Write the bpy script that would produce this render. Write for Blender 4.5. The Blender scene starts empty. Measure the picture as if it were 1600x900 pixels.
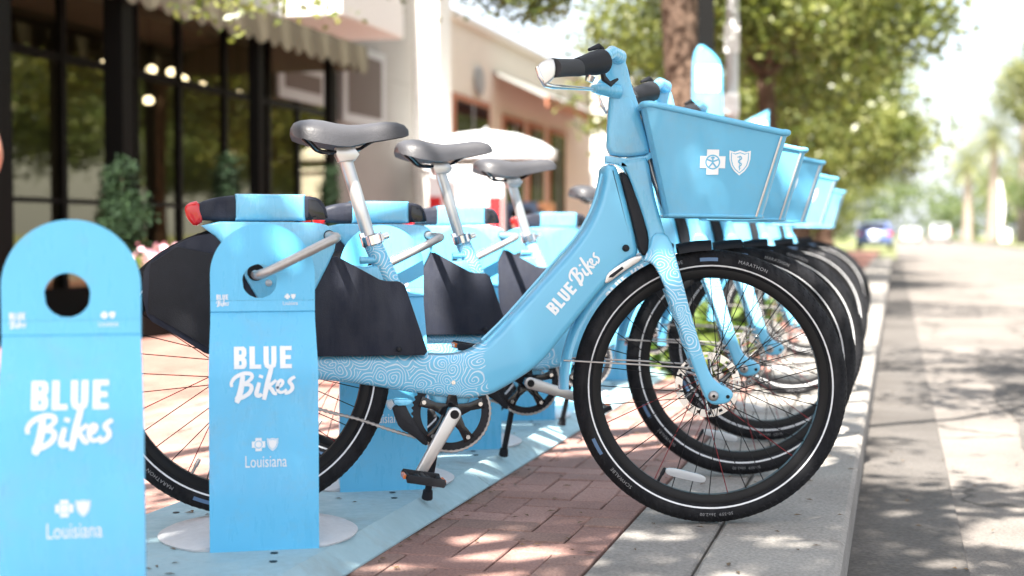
import bpy, bmesh, math, random
import numpy as np
from mathutils import Vector, Matrix
random.seed(7); rng = np.random.default_rng(7)
S = bpy.context.scene
C = S.collection
PI = math.pi
R = math.radians

# ------------------------------------------------------------------ camera
cam_d = bpy.data.cameras.new('camera'); cam = bpy.data.objects.new('camera', cam_d); C.objects.link(cam)
S.camera = cam
cam_d.lens = 50; cam_d.sensor_width = 36
cam_d.clip_start = 0.05; cam_d.clip_end = 2000
cam.location = (0, 0, 0.697)
cam.rotation_euler = (R(90 - 2.165), 0, R(15.1))
cam_d.dof.use_dof = True
cam_d.dof.focus_distance = 3.36
cam_d.dof.aperture_fstop = 2.3

# ------------------------------------------------------------------ light
SUN_EL, SUN_H = 50.0, (-0.05, -0.9987)          # elevation, horizontal direction towards the sun
sv = Vector((SUN_H[0] * math.cos(R(SUN_EL)), SUN_H[1] * math.cos(R(SUN_EL)), math.sin(R(SUN_EL)))).normalized()
W = bpy.data.worlds.new('World'); S.world = W; W.use_nodes = True
nt = W.node_tree; nt.nodes.clear()
sky = nt.nodes.new('ShaderNodeTexSky'); sky.sky_type = 'NISHITA'; sky.sun_disc = False
sky.sun_elevation = R(SUN_EL); sky.sun_rotation = math.atan2(sv.x, sv.y)
sky.dust_density = 4.0; sky.air_density = 1.0; sky.altitude = 0
bg = nt.nodes.new('ShaderNodeBackground'); bg.inputs[1].default_value = 0.12
wo = nt.nodes.new('ShaderNodeOutputWorld')
# thin bright cloud veil over the blue
tcw = nt.nodes.new('ShaderNodeTexCoord'); nzw = nt.nodes.new('ShaderNodeTexNoise'); nzw.inputs['Scale'].default_value = 2.2; nzw.inputs['Detail'].default_value = 6
nt.links.new(tcw.outputs['Generated'], nzw.inputs['Vector'])
mrw = nt.nodes.new('ShaderNodeMapRange'); mrw.inputs[1].default_value = .3; mrw.inputs[2].default_value = .7; mrw.inputs[3].default_value = .55; mrw.inputs[4].default_value = .95
nt.links.new(nzw.outputs['Fac'], mrw.inputs[0])
mxw = nt.nodes.new('ShaderNodeMix'); mxw.data_type = 'RGBA'; mxw.inputs[7].default_value = (2.55, 2.65, 2.85, 1)
nt.links.new(mrw.outputs[0], mxw.inputs[0]); nt.links.new(sky.outputs[0], mxw.inputs[6])
nt.links.new(mxw.outputs[2], bg.inputs[0]); nt.links.new(bg.outputs[0], wo.inputs[0])
sun_d = bpy.data.lights.new('sun', 'SUN'); sun_d.energy = 5.0; sun_d.angle = R(0.53); sun_d.color = (1.0, 0.94, 0.85)
sun = bpy.data.objects.new('sun', sun_d); C.objects.link(sun)
sun.rotation_euler = sv.to_track_quat('Z', 'Y').to_euler()
S.view_settings.view_transform = 'Standard'; S.view_settings.look = 'None'
S.view_settings.gamma = 1; S.view_settings.use_curve_mapping = False
S.view_settings.exposure = 2.3

# ------------------------------------------------------------------ materials
def new_mat(name):
    m = bpy.data.materials.new(name); m.use_nodes = True
    return m, m.node_tree.nodes, m.node_tree.links, m.node_tree.nodes['Principled BSDF']
def pbr(name, col, rough=0.5, metal=0.0, coat=0.0, var=0.0, scale=8.0, bump=0.0, bscale=60.0, spec=0.5, world=False, dirt=0.0, dcol=(.30, .27, .24), dscale=7.0):
    m, N, L, b = new_mat(name)
    b.inputs['Base Color'].default_value = (*col, 1); b.inputs['Roughness'].default_value = rough
    b.inputs['Metallic'].default_value = metal; b.inputs['Coat Weight'].default_value = coat
    b.inputs['Coat Roughness'].default_value = 0.08; b.inputs['Specular IOR Level'].default_value = spec
    tc = N.new('ShaderNodeTexCoord')
    src = tc.outputs['Object']
    if world:
        g = N.new('ShaderNodeNewGeometry'); src = g.outputs['Position']
    if var > 0:
        n = N.new('ShaderNodeTexNoise'); n.inputs['Scale'].default_value = scale; n.inputs['Detail'].default_value = 6
        L.new(src, n.inputs['Vector'])
        r = N.new('ShaderNodeMapRange'); r.inputs[1].default_value = 0.3; r.inputs[2].default_value = 0.7
        r.inputs[3].default_value = 1 - var; r.inputs[4].default_value = 1 + var
        L.new(n.outputs['Fac'], r.inputs[0])
        mx = N.new('ShaderNodeVectorMath'); mx.operation = 'SCALE'; mx.inputs[0].default_value = col
        L.new(r.outputs[0], mx.inputs['Scale']); L.new(mx.outputs[0], b.inputs['Base Color'])
        r2 = N.new('ShaderNodeMapRange'); r2.inputs[3].default_value = max(0.02, rough * 0.8); r2.inputs[4].default_value = min(1, rough * 1.25)
        L.new(n.outputs['Fac'], r2.inputs[0]); L.new(r2.outputs[0], b.inputs['Roughness'])
    if dirt > 0:
        n4 = N.new('ShaderNodeTexNoise'); n4.inputs['Scale'].default_value = dscale; n4.inputs['Detail'].default_value = 12; n4.inputs['Roughness'].default_value = .72
        L.new(src, n4.inputs['Vector'])
        r4 = N.new('ShaderNodeMapRange'); r4.inputs[1].default_value = .52; r4.inputs[2].default_value = .75; r4.inputs[3].default_value = 0; r4.inputs[4].default_value = dirt
        L.new(n4.outputs['Fac'], r4.inputs[0])
        m4 = N.new('ShaderNodeMix'); m4.data_type = 'RGBA'; m4.inputs[7].default_value = (*dcol, 1); L.new(r4.outputs[0], m4.inputs[0])
        if var > 0: L.new(mx.outputs[0], m4.inputs[6])
        else: m4.inputs[6].default_value = (*col, 1)
        L.new(m4.outputs[2], b.inputs['Base Color'])
        # fine scuffs break the gloss
        n5 = N.new('ShaderNodeTexNoise'); n5.inputs['Scale'].default_value = dscale * 9; n5.inputs['Detail'].default_value = 10; mp5 = N.new('ShaderNodeMapping'); mp5.inputs['Scale'].default_value = (1, 1, .22)
        L.new(src, mp5.inputs[0]); L.new(mp5.outputs[0], n5.inputs['Vector'])
        r5 = N.new('ShaderNodeMapRange'); r5.inputs[1].default_value = .4; r5.inputs[2].default_value = .68; r5.inputs[3].default_value = rough * .85; r5.inputs[4].default_value = min(1, rough * 1.8)
        L.new(n5.outputs['Fac'], r5.inputs[0]); L.new(r5.outputs[0], b.inputs['Roughness'])
    if bump > 0:
        n2 = N.new('ShaderNodeTexNoise'); n2.inputs['Scale'].default_value = bscale; n2.inputs['Detail'].default_value = 8
        L.new(src, n2.inputs['Vector'])
        bp = N.new('ShaderNodeBump'); bp.inputs['Strength'].default_value = bump; bp.inputs['Distance'].default_value = 0.004
        L.new(n2.outputs['Fac'], bp.inputs['Height']); L.new(bp.outputs[0], b.inputs['Normal'])
    return m
BLUE = (0.135, 0.475, 0.71)
M = {}
M['blue'] = pbr('blue_paint', BLUE, 0.24, 0, 0.8, 0.05, 5, dirt=.30)
M['blue_b'] = pbr('basket_blue', (0.135, 0.46, 0.70), 0.42, 0, 0.15, 0.04, 9, dirt=.22)
M['post'] = pbr('post_blue', (0.115, 0.515, 0.82), 0.30, 0, 0.3, 0.05, 4, dirt=.28)
M['white'] = pbr('white_print', (0.82, 0.84, 0.86), 0.5)
M['black'] = pbr('black_plastic', (0.016, 0.017, 0.021), 0.6, 0, 0, 0.18, 30, 0.25, 400, spec=.25)
M['guard'] = pbr('guard_plastic', (0.020, 0.023, 0.036), 0.55, 0, 0, 0.12, 12, 0.2, 300, spec=.25, dirt=.12, dcol=(.12, .12, .12), dscale=4)
M['rubber'] = pbr('tyre_rubber', (0.010, 0.0105, 0.013), 0.66, 0, 0, 0.2, 40, 0.35, 500, spec=.25, dirt=.22, dcol=(.07, .065, .06), dscale=6)
M['rim'] = pbr('rim_black', (0.006, 0.006, 0.007), 0.45, spec=.25)
M['reflect'] = pbr('reflective_line', (0.72, 0.73, 0.75), 0.35, dirt=.75, dcol=(.20, .18, .16), dscale=9)
M['gloss'] = pbr('gloss_black', (0.01, 0.01, 0.012), 0.08)
M['alu'] = pbr('aluminium', (0.62, 0.61, 0.60), 0.32, 0.75, 0, 0.05, 20)
M['steel'] = pbr('brushed_steel', (0.42, 0.40, 0.39), 0.38, 0.7, 0, 0.1, 40)
M['chrome'] = pbr('polished_metal', (0.75, 0.74, 0.74), 0.14, 0.95)
M['saddle'] = pbr('saddle_cover', (0.045, 0.045, 0.051), 0.5, 0, 0.1, 0.08, 14, 0.3, 300)
M['grip'] = pbr('grip_rubber', (0.045, 0.045, 0.05), 0.7, 0, 0, 0.1, 50, 0.5, 500, spec=.3)
M['red'] = pbr('red_lens', (0.55, 0.012, 0.015), 0.12, 0, 0.6)
M['redspoke'] = pbr('red_spoke', (0.20, 0.012, 0.016), 0.35, 0.3)
M['orange'] = pbr('orange_reflector', (0.75, 0.20, 0.05), 0.25)
M['clear'] = pbr('clear_reflector', (0.42, 0.44, 0.46), 0.15, 0, 0.5)
M['platform'] = pbr('platform_paint', (0.30, 0.44, 0.49), 0.5, 0, 0, 0.10, 6, 0.15, 80, dirt=.65, dcol=(.20, .185, .165), dscale=5)
M['flange'] = pbr('flange_paint', (0.52, 0.53, 0.55), 0.5, 0, 0, 0.06, 8, dirt=.4, dscale=9)
M['patchblue'] = pbr('printed_blue_patch', (0.09, 0.17, 0.30), 0.5); M['tyreprint'] = pbr('tyre_print', (0.26, 0.26, 0.27), 0.6)

def swirl_mat(name, base, xmax=None):
    """white swirl line art printed on blue paint"""
    m, N, L, b = new_mat(name)
    b.inputs['Roughness'].default_value = 0.28; b.inputs['Coat Weight'].default_value = 0.7; b.inputs['Coat Roughness'].default_value = 0.08
    tc = N.new('ShaderNodeTexCoord')
    sp = N.new('ShaderNodeSeparateXYZ'); L.new(tc.outputs['Object'], sp.inputs[0])
    cb = N.new('ShaderNodeCombineXYZ'); L.new(sp.outputs[0], cb.inputs[0]); L.new(sp.outputs[2], cb.inputs[1])
    ns = N.new('ShaderNodeTexNoise'); ns.inputs['Scale'].default_value = 14; ns.inputs['Detail'].default_value = 1
    L.new(cb.outputs[0], ns.inputs['Vector'])
    sc = N.new('ShaderNodeVectorMath'); sc.operation = 'SCALE'; sc.inputs['Scale'].default_value = 0.045
    L.new(ns.outputs['Color'], sc.inputs[0])
    ad = N.new('ShaderNodeVectorMath'); ad.operation = 'ADD'; L.new(cb.outputs[0], ad.inputs[0]); L.new(sc.outputs[0], ad.inputs[1])
    s2 = N.new('ShaderNodeVectorMath'); s2.operation = 'SCALE'; s2.inputs['Scale'].default_value = 24.0
    L.new(ad.outputs[0], s2.inputs[0])
    vo = N.new('ShaderNodeTexVoronoi'); vo.voronoi_dimensions = '2D'; vo.inputs['Scale'].default_value = 1.0
    L.new(s2.outputs[0], vo.inputs['Vector'])
    df = N.new('ShaderNodeVectorMath'); df.operation = 'SUBTRACT'; L.new(s2.outputs[0], df.inputs[0]); L.new(vo.outputs['Position'], df.inputs[1])
    sd = N.new('ShaderNodeSeparateXYZ'); L.new(df.outputs[0], sd.inputs[0])
    at = N.new('ShaderNodeMath'); at.operation = 'ARCTAN2'; L.new(sd.outputs[1], at.inputs[0]); L.new(sd.outputs[0], at.inputs[1])
    a2 = N.new('ShaderNodeMath'); a2.operation = 'MULTIPLY'; a2.inputs[1].default_value = 1 / (2 * PI); L.new(at.outputs[0], a2.inputs[0])
    r = N.new('ShaderNodeMath'); r.operation = 'MULTIPLY'; r.inputs[1].default_value = 6.0; L.new(vo.outputs['Distance'], r.inputs[0])
    su = N.new('ShaderNodeMath'); su.operation = 'ADD'; L.new(r.outputs[0], su.inputs[0]); L.new(a2.outputs[0], su.inputs[1])
    fr = N.new('ShaderNodeMath'); fr.operation = 'FRACT'; L.new(su.outputs[0], fr.inputs[0])
    ss = N.new('ShaderNodeMapRange'); ss.interpolation_type = 'SMOOTHSTEP'
    ss.inputs[1].default_value = 0.20; ss.inputs[2].default_value = 0.32; ss.inputs[3].default_value = 0.68; ss.inputs[4].default_value = 0.0
    L.new(fr.outputs[0], ss.inputs[0])
    fac = ss.outputs[0]
    if xmax is not None:
        n3 = N.new('ShaderNodeTexNoise'); n3.inputs['Scale'].default_value = 30; L.new(cb.outputs[0], n3.inputs['Vector'])
        m3 = N.new('ShaderNodeMath'); m3.operation = 'MULTIPLY_ADD'; m3.inputs[1].default_value = 0.10; L.new(n3.outputs['Fac'], m3.inputs[0]); L.new(sp.outputs[0], m3.inputs[2])
        rr = N.new('ShaderNodeMapRange'); rr.inputs[1].default_value = xmax; rr.inputs[2].default_value = xmax + 0.012; rr.inputs[3].default_value = 1; rr.inputs[4].default_value = 0
        L.new(m3.outputs[0], rr.inputs[0])
        mm = N.new('ShaderNodeMath'); mm.operation = 'MULTIPLY'; L.new(fac, mm.inputs[0]); L.new(rr.outputs[0], mm.inputs[1]); fac = mm.outputs[0]
    else:
        for lo, hi, sgn in ((0.40, 0.425, 0), (0.645, 0.665, 1)):
            if name != 'fork_swirl': break
            rr = N.new('ShaderNodeMapRange'); rr.inputs[1].default_value = lo; rr.inputs[2].default_value = hi
            rr.inputs[3].default_value = sgn; rr.inputs[4].default_value = 1 - sgn
            L.new(sp.outputs[2], rr.inputs[0])
            mm = N.new('ShaderNodeMath'); mm.operation = 'MULTIPLY'; L.new(fac, mm.inputs[0]); L.new(rr.outputs[0], mm.inputs[1]); fac = mm.outputs[0]
    mx = N.new('ShaderNodeMix'); mx.data_type = 'RGBA'; mx.inputs[6].default_value = (*base, 1); mx.inputs[7].default_value = (0.75, 0.82, 0.88, 1)
    L.new(fac, mx.inputs[0]); L.new(mx.outputs[2], b.inputs['Base Color'])
    return m
M['swirl'] = swirl_mat('frame_swirl', BLUE, -0.505)
M['forksw'] = swirl_mat('fork_swirl', BLUE)
M['tubesw'] = swirl_mat('tube_swirl', BLUE)

# ------------------------------------------------------------------ helpers
def link_mesh(name, me, mat, parent=None, smooth=True, kind=None):
    if mat is not None:
        me.materials.append(mat if not isinstance(mat, str) else M[mat])
    o = bpy.data.objects.new(name, me); C.objects.link(o)
    if parent is not None: o.parent = parent
    if smooth:
        try: me.shade_smooth()
        except Exception: pass
    if kind: o['kind'] = kind
    return o
def pd(name, vs, fs, mat, parent=None, smooth=True, kind=None, angle=None):
    me = bpy.data.meshes.new(name); me.from_pydata([tuple(v) for v in vs], [], fs); me.validate(); me.update()
    o = link_mesh(name, me, mat, parent, smooth, kind)
    if smooth:
        me.set_sharp_from_angle(angle=R(38 if angle is None else angle))
    return o
def tag(o, label, cat, group=None, kind=None):
    o['label'] = label; o['category'] = cat
    if group: o['group'] = group
    if kind: o['kind'] = kind
    return o
def thing(name, label, cat, loc=(0, 0, 0), rz=0.0, group=None):
    o = bpy.data.objects.new(name, None); C.objects.link(o); o.empty_display_size = 0.1
    o.location = loc; o.rotation_euler = (0, 0, rz)
    return tag(o, label, cat, group)
def setting(o):
    o['kind'] = 'structure'; return o
class G:
    """geometry collector"""
    def __init__(s): s.v = []; s.f = []
    def add(s, vs, fs):
        k = len(s.v); s.v += [tuple(v) for v in vs]; s.f += [tuple(i + k for i in f) for f in fs]; return s
    def obj(s, name, mat, parent=None, smooth=True, kind=None, angle=None):
        return pd(name, s.v, s.f, mat, parent, smooth, kind, angle)
def box_g(x0, x1, y0, y1, z0, z1, b=0.0):
    if b <= 0:
        vs = [(x, y, z) for z in (z0, z1) for y in (y0, y1) for x in (x0, x1)]
        return vs, [(0, 2, 3, 1), (4, 5, 7, 6), (0, 1, 5, 4), (2, 6, 7, 3), (0, 4, 6, 2), (1, 3, 7, 5)]
    vs = []
    for z, i in ((z0, b), (z0 + b, 0), (z1 - b, 0), (z1, b)):
        vs += [(x0 + i, y0 + i, z), (x1 - i, y0 + i, z), (x1 - i, y1 - i, z), (x0 + i, y1 - i, z)]
    fs = [(3, 2, 1, 0), (12, 13, 14, 15)]
    for k in range(3):
        for j in range(4):
            a = k * 4 + j; c = k * 4 + (j + 1) % 4
            fs.append((a, c, c + 4, a + 4))
    return vs, fs
def box(name, x0, x1, y0, y1, z0, z1, mat, parent=None, b=0.0, kind=None):
    return pd(name, *box_g(x0, x1, y0, y1, z0, z1, b), mat, parent, False, kind)
def chaikin(p, n=1, closed=True):
    p = [tuple(q) for q in p]
    for _ in range(n):
        o = []
        m = len(p)
        if not closed: o.append(p[0])
        for i in range(m if closed else m - 1):
            a, c = p[i], p[(i + 1) % m]
            o.append(tuple(a[k] * .78 + c[k] * .22 for k in range(len(a)))); o.append(tuple(a[k] * .22 + c[k] * .78 for k in range(len(a))))
        if not closed: o.append(p[-1])
        p = o
    return p
def area2(p): return sum(p[i][0] * p[(i + 1) % len(p)][1] - p[(i + 1) % len(p)][0] * p[i][1] for i in range(len(p)))
def inset(p, d):
    n = len(p); o = []
    for i in range(n):
        a, c, e = Vector(p[i - 1]), Vector(p[i]), Vector(p[(i + 1) % n])
        d1 = (c - a); d2 = (e - c)
        if d1.length < 1e-9 or d2.length < 1e-9: o.append(tuple(c)); continue
        d1.normalize(); d2.normalize()
        n1 = Vector((-d1.y, d1.x)); n2 = Vector((-d2.y, d2.x)); nn = n1 + n2
        if nn.length < 1e-6: o.append(tuple(c)); continue
        nn.normalize(); k = min(1 / max(nn.dot(n1), 0.35), 1.6)
        q = c + nn * d * k; o.append((q.x, q.y))
    return o
def slab_g(poly, half, r=0.006, seg=3, y0=0.0, halff=None):
    """polygon in (x,z) extruded along y with rounded edges"""
    p = list(poly)
    if area2(p) < 0: p.reverse()
    n = len(p); rings = []
    for k in range(seg + 1):
        a = PI / 2 * k / seg
        rings.append((-(half - r) - r * math.sin(PI / 2 - a), r * (1 - math.cos(PI / 2 - a))))
    rings = rings + [(-y, i) for y, i in reversed(rings)]
    vs = []
    for y, ins in rings:
        q = inset(p, ins) if ins > 1e-7 else p
        for (x, z) in q:
            f = halff(x, z) if halff else 1.0
            vs.append((x, y0 + y * f, z))
    fs = [tuple(range(n))]
    for k in range(len(rings) - 1):
        for j in range(n):
            a, c = k * n + j, k * n + (j + 1) % n
            fs.append((a, a + n, c + n, c))
    m = (len(rings) - 1) * n
    fs.append(tuple(m + j for j in reversed(range(n))))
    return vs, fs
def slab(name, poly, half, mat, parent, r=0.006, seg=3, y0=0.0, halff=None, sm=1):
    q = chaikin(poly, sm) if sm else poly
    return pd(name, *slab_g(q, half, r, seg, y0, halff), mat, parent, True)
def tube_g(pts, rad, seg=10, closed=False, cap=True, flat=None):
    P = [Vector(p) for p in pts]; n = len(P)
    rr = rad if isinstance(rad, (list, tuple)) else [rad] * n
    T = []
    for i in range(n):
        a = P[i - 1] if (i > 0 or closed) else P[i]; c = P[(i + 1) % n] if (i < n - 1 or closed) else P[i]
        t = (c - a); T.append(t.normalized() if t.length > 1e-9 else Vector((0, 0, 1)))
    up = Vector((0, 0, 1)) if abs(T[0].z) < .9 else Vector((0, 1, 0))
    N0 = (up - T[0] * up.dot(T[0])).normalized(); vs = []; fs = []
    for i in range(n):
        N0 = (N0 - T[i] * N0.dot(T[i]))
        N0 = N0.normalized() if N0.length > 1e-6 else T[i].orthogonal().normalized()
        B = T[i].cross(N0)
        for k in range(seg):
            a = 2 * PI * k / seg
            vs.append(P[i] + (N0 * math.cos(a) + B * math.sin(a) * (flat or 1)) * rr[i])
    for i in range(n if closed else n - 1):
        j = (i + 1) % n
        for k in range(seg):
            a, c = i * seg + k, i * seg + (k + 1) % seg
            fs.append((a, c, j * seg + (k + 1) % seg, j * seg + k))
    if cap and not closed:
        fs.append(tuple(reversed(range(seg)))); fs.append(tuple((n - 1) * seg + k for k in range(seg)))
    return vs, fs
def tube(name, pts, rad, mat, parent=None, seg=10, closed=False, sm=0, flat=None):
    if sm and not isinstance(rad, (list, tuple)): pts = chaikin(pts, sm, closed)
    return pd(name, *tube_g(pts, rad, seg, closed, True, flat), mat, parent, True)
def lathe_y(prof, seg=48, c=(0, 0, 0), a0=0.0, a1=2 * PI, closedprof=True):
    """profile [(r, y)] turned round the y axis through c"""
    full = abs(a1 - a0 - 2 * PI) < 1e-6; m = len(prof); vs = []; fs = []
    ns = seg if full else seg + 1
    for i in range(ns):
        a = a0 + (a1 - a0) * i / seg
        for r, y in prof: vs.append((c[0] + r * math.cos(a), c[1] + y, c[2] + r * math.sin(a)))
    for i in range(seg):
        j = (i + 1) % ns
        for k in range(m if closedprof else m - 1):
            q = (k + 1) % m
            fs.append((i * m + k, j * m + k, j * m + q, i * m + q))
    if not full and closedprof:
        fs.append(tuple(range(m))); fs.append(tuple(seg * m + k for k in reversed(range(m))))
    return vs, fs
def lathe_z(prof, seg=24, c=(0, 0, 0), wob=0.0):
    vs = []; fs = []; m = len(prof)
    for i in range(seg):
        a = 2 * PI * i / seg
        for r, z in prof: vs.append((c[0] + r * math.cos(a), c[1] + r * math.sin(a), c[2] + z))
    for i in range(seg):
        j = (i + 1) % seg
        for k in range(m - 1): fs.append((i * m + k, j * m + k, j * m + k + 1, i * m + k + 1))
    fs.append(tuple(i * m for i in reversed(range(seg)))); fs.append(tuple(i * m + m - 1 for i in range(seg)))
    return vs, fs

# ---- flat lettering ------------------------------------------------------
def ribbon(g, pts, w, lift, sm=2, closed=False, ws=None):
    """flat stroke in 2-D; g collects (x, y, lift)"""
    p = chaikin(pts, sm, closed) if sm else list(pts)
    n = len(p); vs = []
    for i in range(n):
        a = Vector(p[i - 1]) if (i > 0 or closed) else Vector(p[i]); c = Vector(p[(i + 1) % n]) if (i < n - 1 or closed) else Vector(p[i])
        t = (c - a).normalized(); nn = Vector((-t.y, t.x))
        ww = w if ws is None else w * (ws[0] + (ws[1] - ws[0]) * i / (n - 1))
        if ws is None and not closed and sm: ww = w * (0.7 + 0.3 * math.sin(PI * min(1, max(0, (i + .6) / n))))
        q = Vector(p[i])
        vs += [(*(q + nn * ww / 2), lift), (*(q - nn * ww / 2), lift)]
    fs = []
    for i in range(n if closed else n - 1):
        j = (i + 1) % n; fs.append((2 * i, 2 * i + 1, 2 * j + 1, 2 * j))
    g.add(vs, fs)
def letters_BLUE(g, x0, y0, w, h, L=0.0):
    """heavy block capitals in a w by h cell"""
    u = w / 4.18; t = u * 0.40
    def P(k, pts): return [(x0 + (0, 1.0, 1.95, 2.98)[k] * u * 1.05 + a * u, y0 + c * h) for a, c in pts]
    bar = 0.19
    def rect(k, a, c, b, d):
        q = P(k, [(a, c), (b, c), (b, d), (a, d)]); g.add([(*v, L) for v in q], [(0, 1, 2, 3)])
    rect(0, .04, 0, .40, 1)
    for lo, hi in ((0.0, .53), (.47, 1.0)):
        m_ = (lo + hi) / 2; e = (hi - lo) / 2
        out = [(.40, lo), (.72, lo), (.88, lo + e * .35), (.92, m_), (.88, hi - e * .35), (.72, hi), (.40, hi)]
        inn = [(.40, lo + .17), (.50, lo + .17), (.57, lo + .2), (.58, m_), (.57, hi - .2), (.50, hi - .17), (.40, hi - .17)]
        q = P(0, out + inn); g.add([(*v, L + (0.00012 if lo else 0)) for v in q], [(i, i + 1, i + 8, i + 7) for i in range(6)])
    rect(1, .06, 0, .44, 1); rect(1, .44, 0, .86, bar)
    out = [(.04, 1), (.04, .30), (.12, .08), (.35, -.02), (.63, -.02), (.86, .08), (.94, .30), (.94, 1)]
    inn = [(.40, 1), (.40, .32), (.42, .20), (.47, .17), (.51, .17), (.56, .20), (.58, .32), (.58, 1)]
    q = P(2, out + inn); g.add([(*v, L) for v in q], [(i, i + 1, i + 9, i + 8) for i in range(7)])
    rect(3, .10, 0, .48, 1); rect(3, .48, 0, .92, bar); rect(3, .48, .81, .92, 1); rect(3, .48, .41, .86, .59)
def letters_Bikes(g, x0, y0, w, h, L=0.0, slope=0.22):
    """brush script"""
    def T(p): return [(x0 + a * w, y0 + (c + a * slope) * h) for a, c in p]
    s = w * 0.052; k = [0]
    def R_(p, ww=1.0, sm=2):
        k[0] += 1; ribbon(g, T(p), s * ww, L + k[0] * 0.00006, sm)
    R_([(.18, .86), (.16, .45), (.11, .02), (.08, -.10)], 1.7)
    R_([(.01, .50), (.00, .66), (.06, .84), (.18, .94), (.30, .90), (.33, .76), (.27, .62), (.17, .53)], 1.15)
    R_([(.17, .53), (.29, .50), (.32, .36), (.28, .18), (.18, .06), (.10, .04), (.06, .10)], 1.25)
    R_([(.43, .52), (.40, .28), (.38, .10), (.42, .02), (.47, .08)], 1.35)
    R_([(.45, .68), (.465, .78)], 1.3, 0)
    R_([(.62, 1.00), (.57, .60), (.53, .20), (.50, -.14)], 1.5)
    R_([(.69, .52), (.62, .40), (.55, .30)], 1.0)
    R_([(.57, .30), (.62, .22), (.655, .04), (.70, .02)], 1.2)
    R_([(.69, .22), (.77, .28), (.80, .42), (.76, .50), (.715, .42), (.70, .20), (.74, .04), (.80, .04), (.85, .12)], 1.0)
    R_([(.98, .54), (.93, .50), (.88, .40), (.93, .27), (.945, .12), (.89, .00), (.82, -.02)], 1.15)
def person_cross(g, gb, cx, cy, s, L=0.0, fine=True):
    a = s / 2; t = s * 0.24
    q = [(-t, -a), (t, -a), (t, -t), (a, -t), (a, t), (t, t), (t, a), (-t, a), (-t, t), (-a, t), (-a, -t), (-t, -t)]
    g.add([(cx + x, cy + y, L) for x, y in q], [(0, 1, 2, 11), (11, 2, 3, 10), (3, 4, 9, 10), (4, 5, 8, 9), (5, 6, 7, 8)])
    if gb is not None:
        l2 = L + 0.0004; r = s * .27; w = s * .035
        ribbon(gb, [(cx + r * math.cos(i * PI / 12), cy + r * math.sin(i * PI / 12)) for i in range(24)], w * 1.6, l2, 0, True)
        if fine:
            for p in ([(-.22, .10), (0, .02), (.22, .10)], [(0, .16), (0, -.02)], [(0, -.02), (-.15, -.21)], [(0, -.02), (.15, -.21)], [(-.07, .16), (0, .20), (.07, .16)]):
                l2 += 0.00008; ribbon(gb, [(cx + x * s, cy + y * s) for x, y in p], w * 1.7, l2, 0)
def shield(g, gb, cx, cy, s, L=0.0, fine=True):
    def sh(k): return [(cx + x * s * k, cy + y * s * k) for x, y in
        [(-.41, .46), (-.22, .40), (0, .47), (.22, .40), (.41, .46), (.40, .12), (.33, -.14), (.20, -.33), (0, -.50), (-.20, -.33), (-.33, -.14), (-.40, .12)]]
    p = sh(1.0); n = len(p); g.add([(x, y, L) for x, y in p] + [(cx, cy, L)], [(i, (i + 1) % n, n) for i in range(n)])
    if gb is not None:
        l2 = L + 0.0004
        ribbon(gb, sh(.80), s * .035, l2, 0, True)
        if fine:
            ribbon(gb, [(cx + x * s, cy + y * s) for x, y in [(-.10, .20), (.04, .24), (.08, .14), (-.05, .08), (-.05, .0), (.07, -.04), (.05, -.12), (-.04, -.16), (.03, -.24)]], s * .045, l2 + .0002, 1)
            ribbon(gb, [(cx, cy + .27 * s), (cx, cy - .30 * s)], s * .03, l2 + .0004, 0)
_tx = {}
def text_g(s, h, sx=1.0, align='CENTER', space=1.0):
    cu = bpy.data.curves.new('lettering_source', 'FONT'); cu.body = s; cu.size = 1; cu.align_x = align; cu.space_character = space
    cu.resolution_u = 3
    o = bpy.data.objects.new('lettering_source', cu); C.objects.link(o)
    dg = bpy.context.evaluated_depsgraph_get(); me = bpy.data.meshes.new_from_object(o.evaluated_get(dg))
    vs = [(v.co.x * h * sx * 1.38, v.co.y * h * 1.38, 0) for v in me.vertices]; fs = [tuple(p.vertices) for p in me.polygons]
    bpy.data.objects.remove(o); bpy.data.curves.remove(cu); bpy.data.meshes.remove(me)
    return vs, fs
def decal(name, g, mat, parent, o, ex, ey, en):
    """map flat (x, y, lift) geometry to origin o with axes ex, ey and normal en"""
    o, ex, ey, en = Vector(o), Vector(ex), Vector(ey), Vector(en)
    vs = [o + ex * x + ey * y + en * l for x, y, l in g.v]
    return pd(name, vs, g.f, mat, parent, False)

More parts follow.
